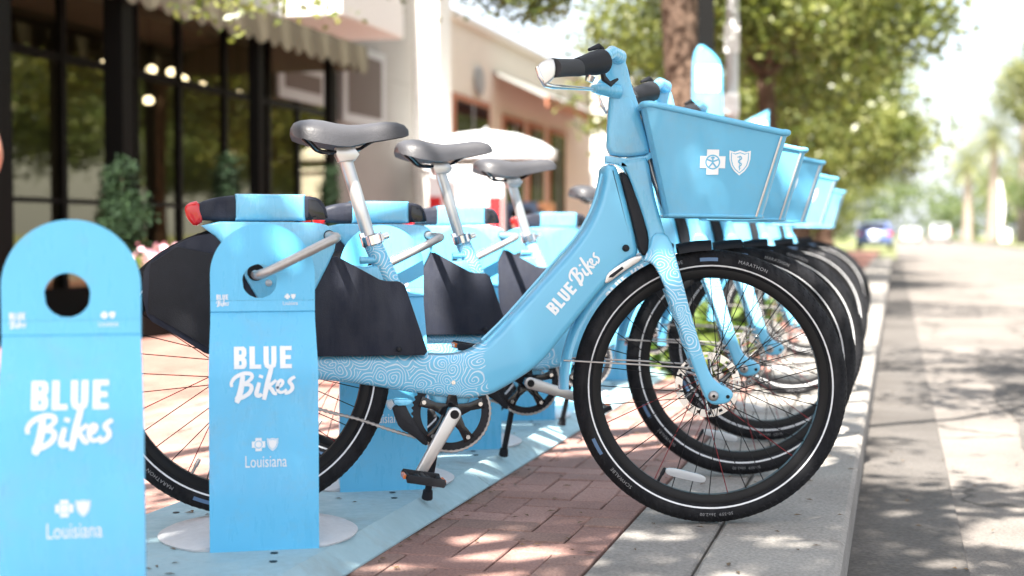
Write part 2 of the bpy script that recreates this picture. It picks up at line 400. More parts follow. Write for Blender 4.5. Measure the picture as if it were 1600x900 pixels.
# ------------------------------------------------------------------ bicycle
WR = 0.33
def tyre_point(r, lift=0.0006):
    d = r - 0.3045; a = 0.0255
    return -(math.sqrt(max(a * a - d * d, 1e-8)) + lift)
def polar_text(g, s, h, r, ang, inward=False, sx=1.0):
    vs, fs = text_g(s, h, sx, space=1.15)
    out = []
    for x, y, _ in vs:
        if not inward: rr = r + y; a = ang - x / r
        else: rr = r - y; a = ang + x / r
        out.append((rr * math.cos(a), tyre_point(rr), rr * math.sin(a)))
    g.add(out, fs)
SPOKE_MESH = {}
def make_wheel(parent, name, centre, front):
    w = pd(name, *lathe_y([(0.280, -0.011), (0.283, -0.014), (0.270, -0.0145), (0.262, -0.009), (0.262, 0.009), (0.270, 0.0145), (0.283, 0.014), (0.280, 0.011)], 72), 'rim', parent, True)
    w.location = centre
    prof = []
    for k in range(20):
        a = 2 * PI * k / 20; r = 0.3045 + 0.0255 * math.cos(a); y = 0.0255 * math.sin(a)
        if math.cos(a) > .3: y *= 0.96
        prof.append((r, y))
    g = G(); g.add(*lathe_y(prof, 96))
    # tread lugs: shallow shoulder blocks
    for i in range(120):
        a = 2 * PI * i / 120
        for sgn in (-1, 1):
            for off, ph in ((0.80, 0.0), (0.35, 0.5)):
                aa = a + ph * 2 * PI / 120; t = math.acos(0.0) * 0 + math.asin(off)
                r = 0.3045 + 0.0262 * math.cos(t); y = sgn * 0.0262 * math.sin(t) * .97
                da = 0.017; sk = 0.010 * sgn
                r2 = 0.3045 + 0.0266 * math.cos(t + .30); y2 = sgn * 0.0266 * math.sin(t + .30) * .97
                g.add([(q * math.cos(b_), yy, q * math.sin(b_)) for q, yy, b_ in
                       ((r, y, aa), (r, y, aa + da), (r2, y2, aa + da + sk), (r2, y2, aa + sk),
                        (r - .003, y, aa), (r - .003, y, aa + da), (r2 - .003, y2, aa + da + sk), (r2 - .003, y2, aa + sk))],
                      [(0, 1, 2, 3), (0, 4, 5, 1), (1, 5, 6, 2), (2, 6, 7, 3), (3, 7, 4, 0)])
    g.obj('tyre', 'rubber', w, True, angle=30)
    for sgn in (1, -1):
        lp = [(0.2902, tyre_point(.2902, .0003) * sgn), (0.2922, tyre_point(.2922, .0009) * sgn), (0.2938, tyre_point(.2938, .0003) * sgn)]
        pd('reflective_line', *lathe_y(lp, 96, closedprof=False), 'reflect', w, True)
    g = G(); g2 = G()
    base = R(83) if front else R(243)
    polar_text(g, 'SCHWALBE', 0.0085, 0.304, base + R(26)); polar_text(g, 'MARATHON', 0.0085, 0.304, base - R(12))
    polar_text(g, '50-559  26x2.00', 0.0075, 0.304, base - R(170)); polar_text(g, 'SCHWALBE', 0.0085, 0.304, base + R(143))
    for a0 in (base + R(8), base + R(125)):
        n = 6; vs = []
        for i in range(n + 1):
            a = a0 - R(8) * i / n + R(4)
            for rr in (0.303, 0.3115): vs.append((rr * math.cos(a), tyre_point(rr), rr * math.sin(a)))
        pd('tyre_patch', vs, [(2 * i, 2 * i + 1, 2 * i + 3, 2 * i + 2) for i in range(n)], 'patchblue', w, False)
    o = g.obj('tyre_lettering', 'tyreprint', w, False); o['kind'] = 'stuff'
    # hub, axle
    hub = [(0.004, -0.052), (0.010, -0.052), (0.013, -0.034), (0.024, -0.032), (0.024, -0.027), (0.014, -0.024), (0.014, 0.024), (0.024, 0.027), (0.024, 0.032), (0.013, 0.036), (0.010, 0.052), (0.004, 0.052)]
    pd('hub', *lathe_y(hub, 24), 'steel' if front else 'black', w, True)
    n = 36
    for i in range(n):
        side = -1 if i % 2 else 1; lead = 1 if (i // 2) % 2 else -1
        ar = 2 * PI * i / n; ah = ar + lead * R(66)
        hp = (0.022 * math.cos(ah), side * 0.0295, 0.022 * math.sin(ah)); rp = (0.264 * math.cos(ar), side * 0.003, 0.264 * math.sin(ar))
        key = i
        if key not in SPOKE_MESH:
            me = bpy.data.meshes.new('spoke'); vs, fs = tube_g([hp, rp], 0.0011, 4); me.from_pydata([tuple(v) for v in vs], [], fs)
            me.materials.append(M['redspoke'] if math.sin(ar) < -0.25 and i % 4 == 0 else M['rim']); SPOKE_MESH[key] = me
        o = bpy.data.objects.new('spoke', SPOKE_MESH[key]); C.objects.link(o); o.parent = w
    a = R(-118); q = Vector((math.cos(a), 0, math.sin(a)))
    tube('valve', [q * .264, q * .245, q * .243, q * .228, q * .225], [.0035, .0035, .0048, .0045, .003], 'black' if front else 'steel', w, 8)
    if front:
        g = G()
        # brake disc with cut-outs: ring of segments
        nseg = 48
        for i in range(nseg):
            a0 = 2 * PI * i / nseg; a1 = 2 * PI * (i + (0.78 if i % 4 == 1 else 1)) / nseg
            for ri, ro in ((0.062, 0.067), (0.067, 0.074), (0.074, 0.080)):
                if ri == 0.067 and i % 3 == 0: continue
                vs = [(r_ * math.cos(t), y_, r_ * math.sin(t)) for y_ in (0.037, 0.039) for r_, t in ((ri, a0), (ro, a0), (ro, a1 if ri != .067 else a1), (ri, a1))]
                g.add(vs, [(0, 1, 2, 3), (7, 6, 5, 4), (1, 5, 6, 2), (0, 3, 7, 4), (0, 4, 5, 1), (3, 2, 6, 7)])
        for i in range(6):
            a0 = i * PI / 3; a1 = a0 + .5
            g.add(*tube_g([(0.018 * math.cos(a0), .038, .018 * math.sin(a0)), (.064 * math.cos(a1), .038, .064 * math.sin(a1))], 0.0035, 4))
        g.obj('brake_disc', 'chrome', w, False)
        # pill shaped clear spoke reflector
        a = R(-105); q = Vector((math.cos(a) * .222, -0.010, math.sin(a) * .222)); t = Vector((math.cos(R(-13)), 0, math.sin(R(-13)))); nn = Vector((-t.z, 0, t.x))
        pl = []
        for i in range(24):
            b_ = 2 * PI * i / 24; pl.append((0.050 * (abs(math.cos(b_)) ** .5) * (1 if math.cos(b_) > 0 else -1), 0.0105 * (abs(math.sin(b_)) ** .7) * (1 if math.sin(b_) > 0 else -1)))
        vs, fs = slab_g(pl, .005, .002, 2); g = G(); g.add([q + t * x + nn * z + Vector((0, y, 0)) for x, y, z in vs], fs)
        g.obj('spoke_reflector', 'clear', w, True)
    return w

def sub(o, *ch): return o

def steer_off(deg):
    # the steered parts turn about the head tube, 0.17 m behind the front axle
    return Vector((-.17 + .17 * math.cos(R(deg)), .17 * math.sin(R(deg)), 0))
def make_bicycle(label, loc):
    t = thing('bicycle', label, 'bicycle', loc, R(27.2), 'blue hire bicycles standing in the dock row')
    STEER = []; global CRANKS; CRANKS = []
    def st(o):
        o.rotation_euler = (0, 0, R(-14.2)); o.location = Vector(o.location) + steer_off(-14.2); STEER.append(o); return o
    # ---- frame
    fr = [(-1.123, .425), (-.944, .4225), (-.689, .4165), (-.64, .415), (-.600, .419), (-.560, .437), (-.527, .466), (-.474, .523), (-.405, .598), (-.344, .664), (-.305, .718), (-.282, .769),
          (-.268, .819), (-.263, .862), (-.238, .862), (-.228, .835), (-.210, .769), (-.192, .703), (-.180, .645), (-.219, .622), (-.269, .572), (-.32, .512), (-.374, .448), (-.408, .407),
          (-.443, .376), (-.494, .345), (-.542, .320), (-.595, .312), (-.648, .317), (-.722, .329), (-.796, .343), (-.869, .356), (-.944, .365), (-1.041, .370), (-1.123, .368), (-1.140, .397)]
    frame = slab('frame', fr, 0.042, 'swirl', t, 0.017, 4, sm=1)
    # raised rib along the down tube and the crease below it
    tube('down_tube_rib', [(-.565, -.0405, .45), (-.515, -.0415, .497), (-.45, -.0418, .568), (-.39, -.0418, .634), (-.335, -.0418, .694), (-.295, -.0415, .765), (-.275, -.040, .84)], .0036, 'blue', t, 8, sm=1)
    g = G(); letters_BLUE(g, 0, 0, .083, .032); letters_Bikes(g, .088, .002, .088, .042, slope=.10)
    d = Vector((.111, 0, .125)).normalized(); n2 = Vector((-d.z, 0, d.x))
    lt = decal('frame_lettering', g, 'white', frame, (-.389, -.0428, .505), d, n2, (0, -1, 0))
    for x, z, rr in ((-.217, .664, .0085), (-.762, .434, .006)):
        vs, fs = lathe_y([(0, -.006), (rr * .7, -.005), (rr, -.001), (rr, .003), (0, .003)], 16, (x, -.0445 if x > -.5 else -.066, z)); pd('bolt', vs, fs, 'black', t, True)
    # seat tube and post
    tube('seat_tube', [(-.814, 0, .675), (-.780, 0, .60), (-.700, 0, .385)], [.0215, .0225, .026], 'tubesw', t, 20)
    slab('seat_tube_gusset', [(-.93, .655), (-.85, .620), (-.79, .628), (-.755, .56), (-.80, .56), (-.90, .60)], .018, 'blue', t, .008, 3)
    tube('cable_stop', [(-.845, -.012, .637), (-.80, -.012, .637)], [.009, .007], 'blue', t, 10)
    sd = thing_part('seatpost', t)
    tube_into(sd, [(-.877, 0, .872), (-.8195, 0, .680)], .0158, 'alu', 24)
    # clamp on top of the seat tube
    ax = Vector((-.0575, 0, .192)).normalized(); px = Vector((ax.z, 0, -ax.x))
    g = G(); c0 = Vector((-.8155, 0, .684)); 
    ring = [(.0245, -.0125), (.0265, -.0105), (.0265, .0105), (.0245, .0125), (.0158, .0125), (.0158, -.0125)]
    for i in range(28):
        a = 2 * PI * i / 28
        for r_, h_ in ring: g.v.append(tuple(c0 + px * r_ * math.cos(a) + Vector((0, 1, 0)) * r_ * math.sin(a) + ax * h_))
    for i in range(28):
        for k in range(6): g.f.append((i * 6 + k, ((i + 1) % 28) * 6 + k, ((i + 1) % 28) * 6 + (k + 1) % 6, i * 6 + (k + 1) % 6))
    g.add(*slab_g([(-.846, .698), (-.838, .672), (-.826, .676), (-.834, .702)], .012, .002, 2)); 
    vs, fs = tube_g([c0 + px * .022 + Vector((0, -.020, 0)), c0 + px * .036 + Vector((0, -.012, 0))], .008, 10); g.add(vs, fs)
    g.obj('seat_clamp', 'chrome', t, True)
    # ---- saddle
    secs = [(-1.000, .924, .940, .045), (-.994, .914, .950, .070), (-.980, .910, .956, .088), (-.955, .903, .959, .094), (-.930, .899, .957, .090), (-.900, .895, .951, .078), (-.872, .895, .948, .060),
            (-.845, .902, .949, .045), (-.815, .909, .953, .035), (-.785, .914, .957, .028), (-.758, .919, .956, .024), (-.740, .922, .950, .020), (-.731, .925, .940, .012)]
    g = G(); K = 16
    for x, zb, zt, w_ in secs:
        for k in range(K + 1):
            a = PI * k / K
            y = -w_ * math.cos(a); z = zb + (zt - zb) * (math.sin(a) ** .55); g.v.append((x, y, z))
        for k in range(1, 5):
            a = k / 5; g.v.append((x, w_ * (1 - 2 * a) * .92, zb + .008 + .004 * math.sin(PI * a)))
    m_ = K + 5
    for i in range(len(secs) - 1):
        for k in range(m_): g.f.append((i * m_ + k, i * m_ + (k + 1) % m_, (i + 1) * m_ + (k + 1) % m_, (i + 1) * m_ + k))
    g.f.append(tuple(reversed(range(m_)))); g.f.append(tuple((len(secs) - 1) * m_ + k for k in range(m_)))
    sad = g.obj('saddle', 'saddle', t, True, angle=55)
    for sy in (-1, 1):
        tube('saddle_rail', [(-.972, .035 * sy, .918), (-.958, .032 * sy, .906), (-.938, .024 * sy, .886), (-.900, .022 * sy, .884), (-.850, .022 * sy, .889), (-.820, .018 * sy, .908), (-.790, .010 * sy, .922)], .0036, 'gloss', sad, 8, sm=1)
    slab('saddle_clamp', [(-.900, .878), (-.900, .895), (-.858, .897), (-.846, .880), (-.856, .866), (-.892, .862)], .026, 'alu', sad, .003, 2, sm=0)
    # ---- dark guards
    def shell(name, poly, half, th, skip, mat):
        g = G()
        q_ = []
        for i in range(len(poly)):
            a, c, e = Vector(poly[i - 1]), Vector(poly[i]), Vector(poly[(i + 1) % len(poly)])
            for w_ in (a, e):
                d_ = w_ - c; q_.append(tuple(c + d_.normalized() * min(.009, d_.length * .3)))
        poly = q_
        for sgn in (-1, 1): g.add(*slab_g(poly, th / 2, th * .4, 2, sgn * (half - th / 2)))
        n = len(poly)
        for i in range(n):
            a, c = poly[i], poly[(i + 1) % n]
            if skip((a[0] + c[0]) / 2, (a[1] + c[1]) / 2): continue
            g.add([(a[0], -half + .002, a[1]), (c[0], -half + .002, c[1]), (c[0], half - .002, c[1]), (a[0], half - .002, a[1])], [(0, 1, 2, 3)])
        return g.obj(name, mat, t, True, angle=25)
    shell('chain_guard', [(-.693, .4195), (-.720, .500), (-.7500, .588), (-.798, .590), (-.909, .651), (-.985, .545), (-1.06, .500), (-1.112, .470), (-1.112, .4235), (-.945, .421)], .062, .005, lambda x, z: z < .426, 'guard')
    sk = shell('skirt_guard', [(-1.084, .427), (-1.084, .690), (-1.125, .702), (-1.177, .700), (-1.221, .692), (-1.268, .668), (-1.305, .645), (-1.326, .622), (-1.330, .560), (-1.318, .509), (-1.266, .478), (-1.188, .427)], .060, .005, lambda x, z: x > -1.088 or z < .60, 'guard')
    slab('skirt_panel', [(-1.110, .640), (-1.255, .670), (-1.312, .632), (-1.318, .525), (-1.262, .490), (-1.18, .44), (-1.105, .44)], .0055, 'black', sk, .002, 2, -.0625, sm=0)
    # ---- rear cowl and tail
    cw = slab('rear_cowl', [(-1.216, .7255), (-.970, .7245), (-.930, .721), (-.912, .708), (-.904, .683), (-.910, .651), (-.961, .552), (-.985, .540), (-1.060, .520), (-1.120, .62), (-1.159, .683)], .066, 'blue', t, .006, 3, sm=1)
    pd('lock_socket', *lathe_y([(.0, -.003), (.018, -.003), (.019, 0), (.0, 0)], 20, (-1.083, -.0665, .612)), 'rim', cw, True)
    pd('socket_screw', *lathe_y([(0, -.004), (.007, -.003), (.008, 0), (0, 0)], 14, (-1.055, -.0665, .588)), 'alu', cw, True)
    pd('lock_seat', *lathe_y([(.0, -.003), (.0115, -.003), (.0125, 0), (.0, 0)], 20, (-.920, -.0665, .694)), 'rim', cw, True)
    tl = slab('tail_housing', [(-1.205, .7262), (-1.222, .738), (-1.218, .757), (-1.204, .769), (-1.172, .779), (-1.127, .785), (-.968, .784), (-.940, .779), (-.926, .762), (-.917, .7262)], .048, 'guard', t, .012, 4, sm=1)
    slab('tail_band', [(-1.1275, .7265), (-1.1275, .7875), (-.971, .7865), (-.971, .7265)], .0525, 'blue', tl, .010, 4, sm=0)
    slab('tail_window', [(-.966, .730), (-.966, .777), (-.945, .774), (-.932, .759), (-.924, .730)], .0495, 'gloss', tl, .004, 2, sm=0)
    slab('tail_light', [(-1.216, .713), (-1.234, .733), (-1.2385, .755), (-1.231, .766), (-1.206, .773), (-1.195, .727)], .050, 'red', tl, .010, 4, sm=1)
    # lock bar: grey hoop reaching out to the dock post
    tube('lock_bar', [(-.921, -.065, .694), (-.922, -.20, .692), (-.924, -.320, .6905), (-.940, -.343, .684), (-1.066, -.345, .621), (-1.086, -.338, .614), (-1.090, -.305, .612), (-1.090, -.25, .612)], .0098, 'steel', t, 14, sm=2)
    # ---- drive train (right side)
    BB = Vector((-.636, 0, .283))
    g = G(); teeth = 44; outer = []
    for i in range(teeth * 4):
        a = 2 * PI * i / (teeth * 4); outer.append((.0935 if i % 4 in (0, 1) else .0895, a))
    for y in (-.033, -.030):
        for r_, a in outer: g.v.append((BB.x + r_ * math.cos(a), y, BB.z + r_ * math.sin(a)))
        for r_, a in outer: g.v.append((BB.x + .072 * math.cos(a), y, BB.z + .072 * math.sin(a)))
    n = len(outer)
    for i in range(n):
        j = (i + 1) % n
        g.f += [(i, n + i, n + j, j), (2 * n + i, 2 * n + j, 3 * n + j, 3 * n + i), (i, j, 2 * n + j, 2 * n + i), (n + i, 3 * n + i, 3 * n + j, n + j)]
    chr_ = g.obj('chainring', 'black', t, False)
    for i in range(5):
        a = R(-57 + 72 * i); q = Vector((math.cos(a), 0, math.sin(a))); s_ = Vector((-math.sin(a), 0, math.cos(a)))
        pl = [BB + q * .012 + s_ * .016, BB + q * .045 + s_ * .009, BB + q * .078 + s_ * .013, BB + q * .078 - s_ * .013, BB + q * .045 - s_ * .009, BB + q * .012 - s_ * .016]
        vs, fs = slab_g([(p.x, p.z) for p in pl], .005, .0015, 2, -.034); pd('chainring_arm', vs, fs, 'gloss', chr_, True)
        pd('chainring_bolt', *lathe_y([(0, -.004), (.005, -.004), (.006, 0), (0, 0)], 12, (BB.x + q.x * .070, -.040, BB.z + q.z * .070)), 'chrome', chr_, True)
    pd('bottom_bracket', *lathe_y([(.0, -.028), (.026, -.028), (.028, -.020), (.028, .035), (.026, .045), (0, .045)], 24, tuple(BB)), 'blue', t, True)
    slab('bracket_neck', [(-.70, .35), (-.57, .35), (-.605, .275), (-.66, .275)], .024, 'blue', t, .01, 3)
    for sgn, tip in ((-1, Vector((-.716, 0, .147))), (1, Vector((-.556, 0, .419)))):
        d = (tip - BB).normalized(); s_ = Vector((-d.z, 0, d.x)); L_ = .158
        pl = []
        for k in range(9):
            a = PI / 2 + PI * k / 8; pl.append(BB + d * math.cos(a) * .0165 + s_ * math.sin(a) * .0165)
        for k in range(9):
            a = -PI / 2 + PI * k / 8; pl.append(BB + d * (L_ + math.cos(a) * .0125) + s_ * math.sin(a) * .0125)
        vs, fs = slab_g([(p.x, p.z) for p in pl], .0075, .004, 3, sgn * .072)
        ca = pd('crank_arm', vs, fs, 'alu', t, True); CRANKS.append(ca.name)
        pd('crank_bolt', *lathe_y([(0, -.002), (.0095, -.002), (.0105, 0), (0, 0)], 16, (BB.x, sgn * .0805 if sgn < 0 else sgn * .078, BB.z)), 'rim', ca, True)
        tp = BB + d * L_; g = G(); y0, y1 = sgn * .085, sgn * .170
        ca_ = math.cos(R(-10)); sa_ = math.sin(R(-10))
        def rot(x, z): return (tp.x + x * ca_ - z * sa_, tp.z + x * sa_ + z * ca_)
        for yy in (y0, y1):
            q = [rot(*p) for p in ((-.042, -.009), (.042, -.009), (.046, 0), (.042, .009), (-.042, .009), (-.046, 0))]
            g.add(*slab_g(q, .0045, .0015, 2, yy))
        for xx in (-.038, .038, -.012, .012):
            a_ = rot(xx, 0); g.add(*tube_g([(a_[0], y0, a_[1]), (a_[0], y1, a_[1])], .006, 6))
        g.add(*tube_g([(tp.x, sgn * .062, tp.z), (tp.x, y1, tp.z)], .0075, 10))
        pdl = g.obj('pedal', 'black', t, True); CRANKS.append(pdl.name)
        for xx in (-.0455, .0455):
            a_ = rot(xx, 0); a_ = (a_[0], a_[1]); y_a, y_b = sorted((y0 + sgn * .02, y1 - sgn * .02))
            pd('pedal_reflector', *box_g(a_[0] - .0035, a_[0] + .0035, y_a, y_b, a_[1] - .0045, a_[1] + .0045), 'orange', pdl, False)
    # chain: beaded run, lower and upper
    pts = []; rad = []
    low = [(-1.085, .356), (-1.00, .318), (-.92, .290), (-.85, .272), (-.78, .245), (-.715, .225), (-.690, .213)]
    path = chaikin(low, 2, False)
    arc = [(BB.x + .092 * math.cos(R(a)), BB.z + .092 * math.sin(R(a))) for a in range(232, 420, 6)]
    path = path + arc
    # resample
    acc = [0]
    for i in range(1, len(path)): acc.append(acc[-1] + math.hypot(path[i][0] - path[i - 1][0], path[i][1] - path[i - 1][1]))
    s_ = 0; i = 0; q = 0
    while s_ < acc[-1]:
        while acc[i + 1] < s_: i += 1
        f_ = (s_ - acc[i]) / max(acc[i + 1] - acc[i], 1e-9)
        pts.append((path[i][0] * (1 - f_) + path[i + 1][0] * f_, -.0315, path[i][1] * (1 - f_) + path[i + 1][1] * f_)); rad.append(.0048 if q % 2 else .0026); s_ += .0063; q += 1
    tube('chain', pts, rad, 'steel', t, 6)
    # chain tensioner bracket
    slab('chain_tensioner', [(-.775, .300), (-.745, .305), (-.735, .283), (-.715, .250), (-.690, .215), (-.698, .205), (-.728, .232), (-.757, .248), (-.768, .275)], .011, 'black', t, .003, 2, -.033)
    slab('chain_tensioner_mount', [(-.775, .318), (-.725, .316), (-.735, .302), (-.768, .302)], .014, 'blue', t, .003, 2, -.033)
    # kickstand
    g = G(); g.add(*tube_g([(-.640, .045, .32), (-.650, .095, .20), (-.662, .160, .062)], .0085, 10)); g.add(*tube_g([(-.662, .158, .066), (-.663, .165, .046)], [.012, .014], 10))
    g.obj('kickstand', 'black', t, True)
    # rear wheel
    make_wheel(t, 'rear_wheel', (-1.104, 0, .386), False)
    # ---- front assembly, steered
    fw = make_wheel(t, 'front_wheel', (0, 0, .33), True); st(fw)
    crown = [(-.229, .862), (-.209, .872), (-.171, .878), (-.153, .880), (-.140, .797), (-.119, .721), (-.102, .668), (-.095, .640), (-.158, .632), (-.152, .657), (-.150, .691), (-.168, .752), (-.199, .836), (-.211, .856)]
    st(slab('fork_crown', crown, .056, 'blue', t, .009, 3))
    blade = [(-.1665, .634), (-.150, .664), (-.142, .70), (-.110, .70), (-.094, .668), (-.075, .599), (-.051, .508), (-.024, .419), (-.004, .362), (.017, .342), (.044, .330), (.051, .315), (.036, .296), (.002, .292), (-.016, .306), (-.029, .339), (-.055, .408), (-.081, .485), (-.109, .561), (-.129, .607), (-.143, .628)]
    for sgn in (-1, 1):
        bl = st(slab('fork_blade', blade, .0125, 'forksw', t, .007, 4, sgn * .060))
        pd('axle_nut', *lathe_y([(0, -.006), (.006, -.006), (.0095, -.004), (.0125, 0), (.0125, .003), (0, .003)], 18, (.002, sgn * .0755, .315)), 'steel', bl, True)
        if sgn < 0:
            pd('nut_socket', *lathe_y([(0, -.001), (.004, -.001), (.004, 0), (0, 0)], 6, (.002, -.0812, .315)), 'rim', bl, False)
            pd('dropout_hole', *lathe_y([(0, -.001), (.0045, -.001), (.0045, 0), (0, 0)], 10, (.036, -.0725, .313)), 'rim', bl, False)
    st(tube('fork_bridge', [(-.12, -.055, .665), (-.12, .055, .665)], .016, 'blue', t, 12))
    st(slab('steering_stop', [(-.222, .845), (-.206, .845), (-.188, .812), (-.168, .767), (-.149, .691), (-.147, .648), (-.170, .646), (-.190, .73)], .046, 'black', t, .006, 3))
    hd = st(slab('head_cover', [(-.2515, .887), (-.249, .966), (-.243, 1.039), (-.232, 1.060), (-.194, 1.045), (-.168, .973), (-.1455, .893), (-.155, .885), (-.208, .879)], .047, 'blue', t, .012, 4, halff=lambda x, z: 1.0 - .25 * max(0, min(1, (z - .95) / .12))))
    st(slab('head_collar', [(-.254, .868), (-.254, .884), (-.21, .877), (-.158, .884), (-.145, .893), (-.143, .878), (-.156, .869), (-.21, .861)], .050, 'blue', t, .0025, 2, sm=0))
    # handlebar block with its opening
    hb = st(slab('handlebar_block', [(-.285, 1.040), (-.270, 1.062), (-.252, 1.080), (-.240, 1.106), (-.228, 1.125), (-.216, 1.124), (-.203, 1.100), (-.190, 1.046), (-.172, .997), (-.170, .975), (-.19, .975), (-.215, 1.02), (-.235, 1.036)], .040, 'blue', t, .006, 3))
    for sgn in (-1, 1):
        # near side reaches towards the rider and outwards
        B = [(-.222, sgn * .03, 1.117), (-.240, sgn * .075, 1.124), (-.252, sgn * .105, 1.112), (-.262, sgn * .135, 1.100), (-.318, sgn * .205, 1.077), (-.375, sgn * .315, 1.061)]
        if sgn > 0: B = [(-.222 - (x + .222) * .12, y, z) for x, y, z in B]
        fx = (lambda x: x) if sgn < 0 else (lambda x: -.222 - (x + .222) * .12)
        bar = st(tube('handlebar', [(x, y, z) for x, y, z in B], [.020, .0155, .014, .0125, .011, .011], 'blue', t, 16))
        A = [Vector(p) for p in B]
        lo = [(-.222, sgn * .035, 1.035), (fx(-.27), sgn * .06, 1.040), (fx(-.282), sgn * .085, 1.0385)]
        st(tube('lever_mount', lo, [.018, .014, .010], 'blue', t, 12))
        g0, g1 = Vector((fx(-.318), sgn * .205, 1.0735)), Vector((fx(-.372), sgn * .315, 1.060))
        st(tube('grip', [g0, g0.lerp(g1, .3), g0.lerp(g1, .7), g0.lerp(g1, 1.09)], [.0200, .0195, .0200, .0215], 'grip', t, 20))
        s0, s1 = Vector((fx(-.260), sgn * .130, 1.097)), Vector((fx(-.322), sgn * .212, 1.074))
        sh = st(tube('twist_shifter', [s0, s0.lerp(s1, .08), s0.lerp(s1, .35), s0.lerp(s1, .6), s1], [.020, .029, .028, .0245, .0205], 'black', t, 20))
        tube('shifter_fin', [s0 + Vector((.0, 0, .026)), s0 + Vector((-.012, 0, .034)), s0 + Vector((-.035, sgn * .03, .022))], [.004, .007, .004], 'black', sh, 8)
        tube('bell_lever', [s0 + Vector((-.004, 0, -.018)), s0 + Vector((.0, -sgn * .012, -.038)), s0 + Vector((.016, -sgn * .03, -.050)), s0 + Vector((.034, -sgn * .05, -.036))], [.009, .010, .007, .003], 'black', sh, 10, flat=.6)
        tube('bell', [s1 + Vector((.03, 0, -.020)), s1 + Vector((.026, 0, -.033))], [.012, .009], 'chrome', sh, 12)
        ec = [(fx(a_), b_) for a_, b_ in [(-.410, 1.062), (-.400, 1.072), (-.376, 1.080), (-.370, 1.062), (-.372, 1.040), (-.384, 1.028), (-.394, 1.020), (-.407, 1.040)]]
        vs, fs = slab_g(chaikin(ec, 1), .013, .0035, 3, sgn * .325); st(pd('bar_end', vs, fs, 'alu', t, True))
        st(tube('brake_lever', [(fx(-.411), sgn * .339, 1.060), (fx(-.405), sgn * .339, 1.040), (fx(-.393), sgn * .330, 1.022), (fx(-.375), sgn * .30, 1.021), (fx(-.282), sgn * .085, 1.037)], [.004, .005, .0060, .0052, .0045], 'chrome', t, 12))
    # fender
    fp = [(.340, -.036), (.349, -.0355), (.358, -.030), (.3635, -.018), (.365, 0), (.3635, .018), (.358, .030), (.349, .0355), (.340, .036), (.345, .030), (.355, .024), (.3605, 0), (.355, -.024), (.345, -.030)]
    st(pd('front_fender', *lathe_y(fp, 40, (0, 0, .33), R(113), R(181)), 'blue', t, True))
    st(pd('fender_flap', *lathe_y(fp, 10, (0, 0, .318), R(90), R(103)), 'black', t, True))
    for dy in (-.052, .052):
        st(tube('fender_stay', [(-.352, dy * .75, .395), (-.16, dy, .386), (-.035, dy, .378), (-.018, dy * 1.1, .336)], .0022, 'steel', t, 6))
    br = st(slab('fender_bracket', [(-.256, .580), (-.250, .603), (-.226, .622), (-.190, .643), (-.166, .648), (-.170, .634), (-.196, .618), (-.226, .597), (-.243, .583)], .0050, 'alu', t, .002, 2, -.060))
    slab('bracket_slot', [(-.246, .594), (-.243, .600), (-.214, .621), (-.210, .616), (-.236, .595)], .001, 'black', br, .0004, 1, -.0658, sm=0)
    # ---- basket (tapered, open at the top)
    bt = [(-.171, .996), (.165, .931)]; bb_ = [(-.112, .741), (.112, .738)]
    g = G()
    def ringp(k, wt, wb, ins, top):
        (x0, z0), (x1, z1) = (bt if top else bb_); x0 += ins; x1 -= ins; w = .115 + .15 * (z0 - .74) - ins; v_ = .115 + .15 * (z1 - .74) - ins; c = .022
        return [(x0 + c, -w, z0 - .0), (x1 - c, -v_, z1), (x1 - c * .3, -v_ + c * .3, z1), (x1, -v_ + c, z1), (x1, v_ - c, z1), (x1 - c * .3, v_ - c * .3, z1), (x1 - c, v_, z1), (x0 + c, w, z0), (x0 + c * .3, w - c * .3, z0), (x0, w - c, z0), (x0, -w + c, z0), (x0 + c * .3, -w + c * .3, z0)]
    rings = [ringp(0, .150, .115, 0, False), ringp(0, .150, .115, 0, True), ringp(0, .150, .115, .004, True), ringp(0, .150, .115, .004, False)]
    rings[3] = [(x, y, z + .004) for x, y, z in rings[3]]
    for r_ in rings: g.v += r_
    for k in range(3):
        for j in range(12): a, c = k * 12 + j, k * 12 + (j + 1) % 12; g.f.append((a, c, c + 12, a + 12))
    g.f.append(tuple(reversed(range(12)))); g.f.append(tuple(36 + j for j in range(12)))
    bk = st(g.obj('basket', 'blue_b', t, True, angle=25))
    rim = [Vector(p) for p in rings[1]]; cc = sum(rim, Vector()) / 12
    tube('basket_rim', [p + (p - cc).normalized() * .001 for p in rim], .0075, 'blue_b', bk, 10, closed=True, sm=1)
    low = [Vector(p) for p in rings[0]]
    tube('basket_base_trim', low, .0042, 'blue_b', bk, 8, closed=True)
    for j in (1, 6):
        a, c = low[j], rim[j]; sg = -1 if j == 1 else 1
        tube('basket_seam', [a + Vector((.004, sg * .0015, 0)), c + Vector((.004, sg * .0015, -.01))], .0028, 'alu', bk, 6)
    # emblems on the near and far side panels
    for sg in (-1, 1):
        q0, q1, q2 = Vector(rings[0][0 if sg < 0 else 7]), Vector(rings[0][1 if sg < 0 else 6]), Vector(rings[1][0 if sg < 0 else 7])
        ex = (q1 - q0).normalized(); nn = ex.cross(q2 - q0).normalized() * (1 if sg < 0 else -1); ey = nn.cross(ex) if sg < 0 else ex.cross(nn)
        if ey.z < 0: ey = -ey
        if sg > 0: ex = -ex
        if nn.y * sg < 0: nn = -nn
        o_ = q0.lerp(q1, .5); o_ = o_ + ey * ((.862 - o_.z) / ey.z)
        o_ = Vector((.024 if sg < 0 else .0, sg * (.115 + .15 * (.862 - .74)), .862))
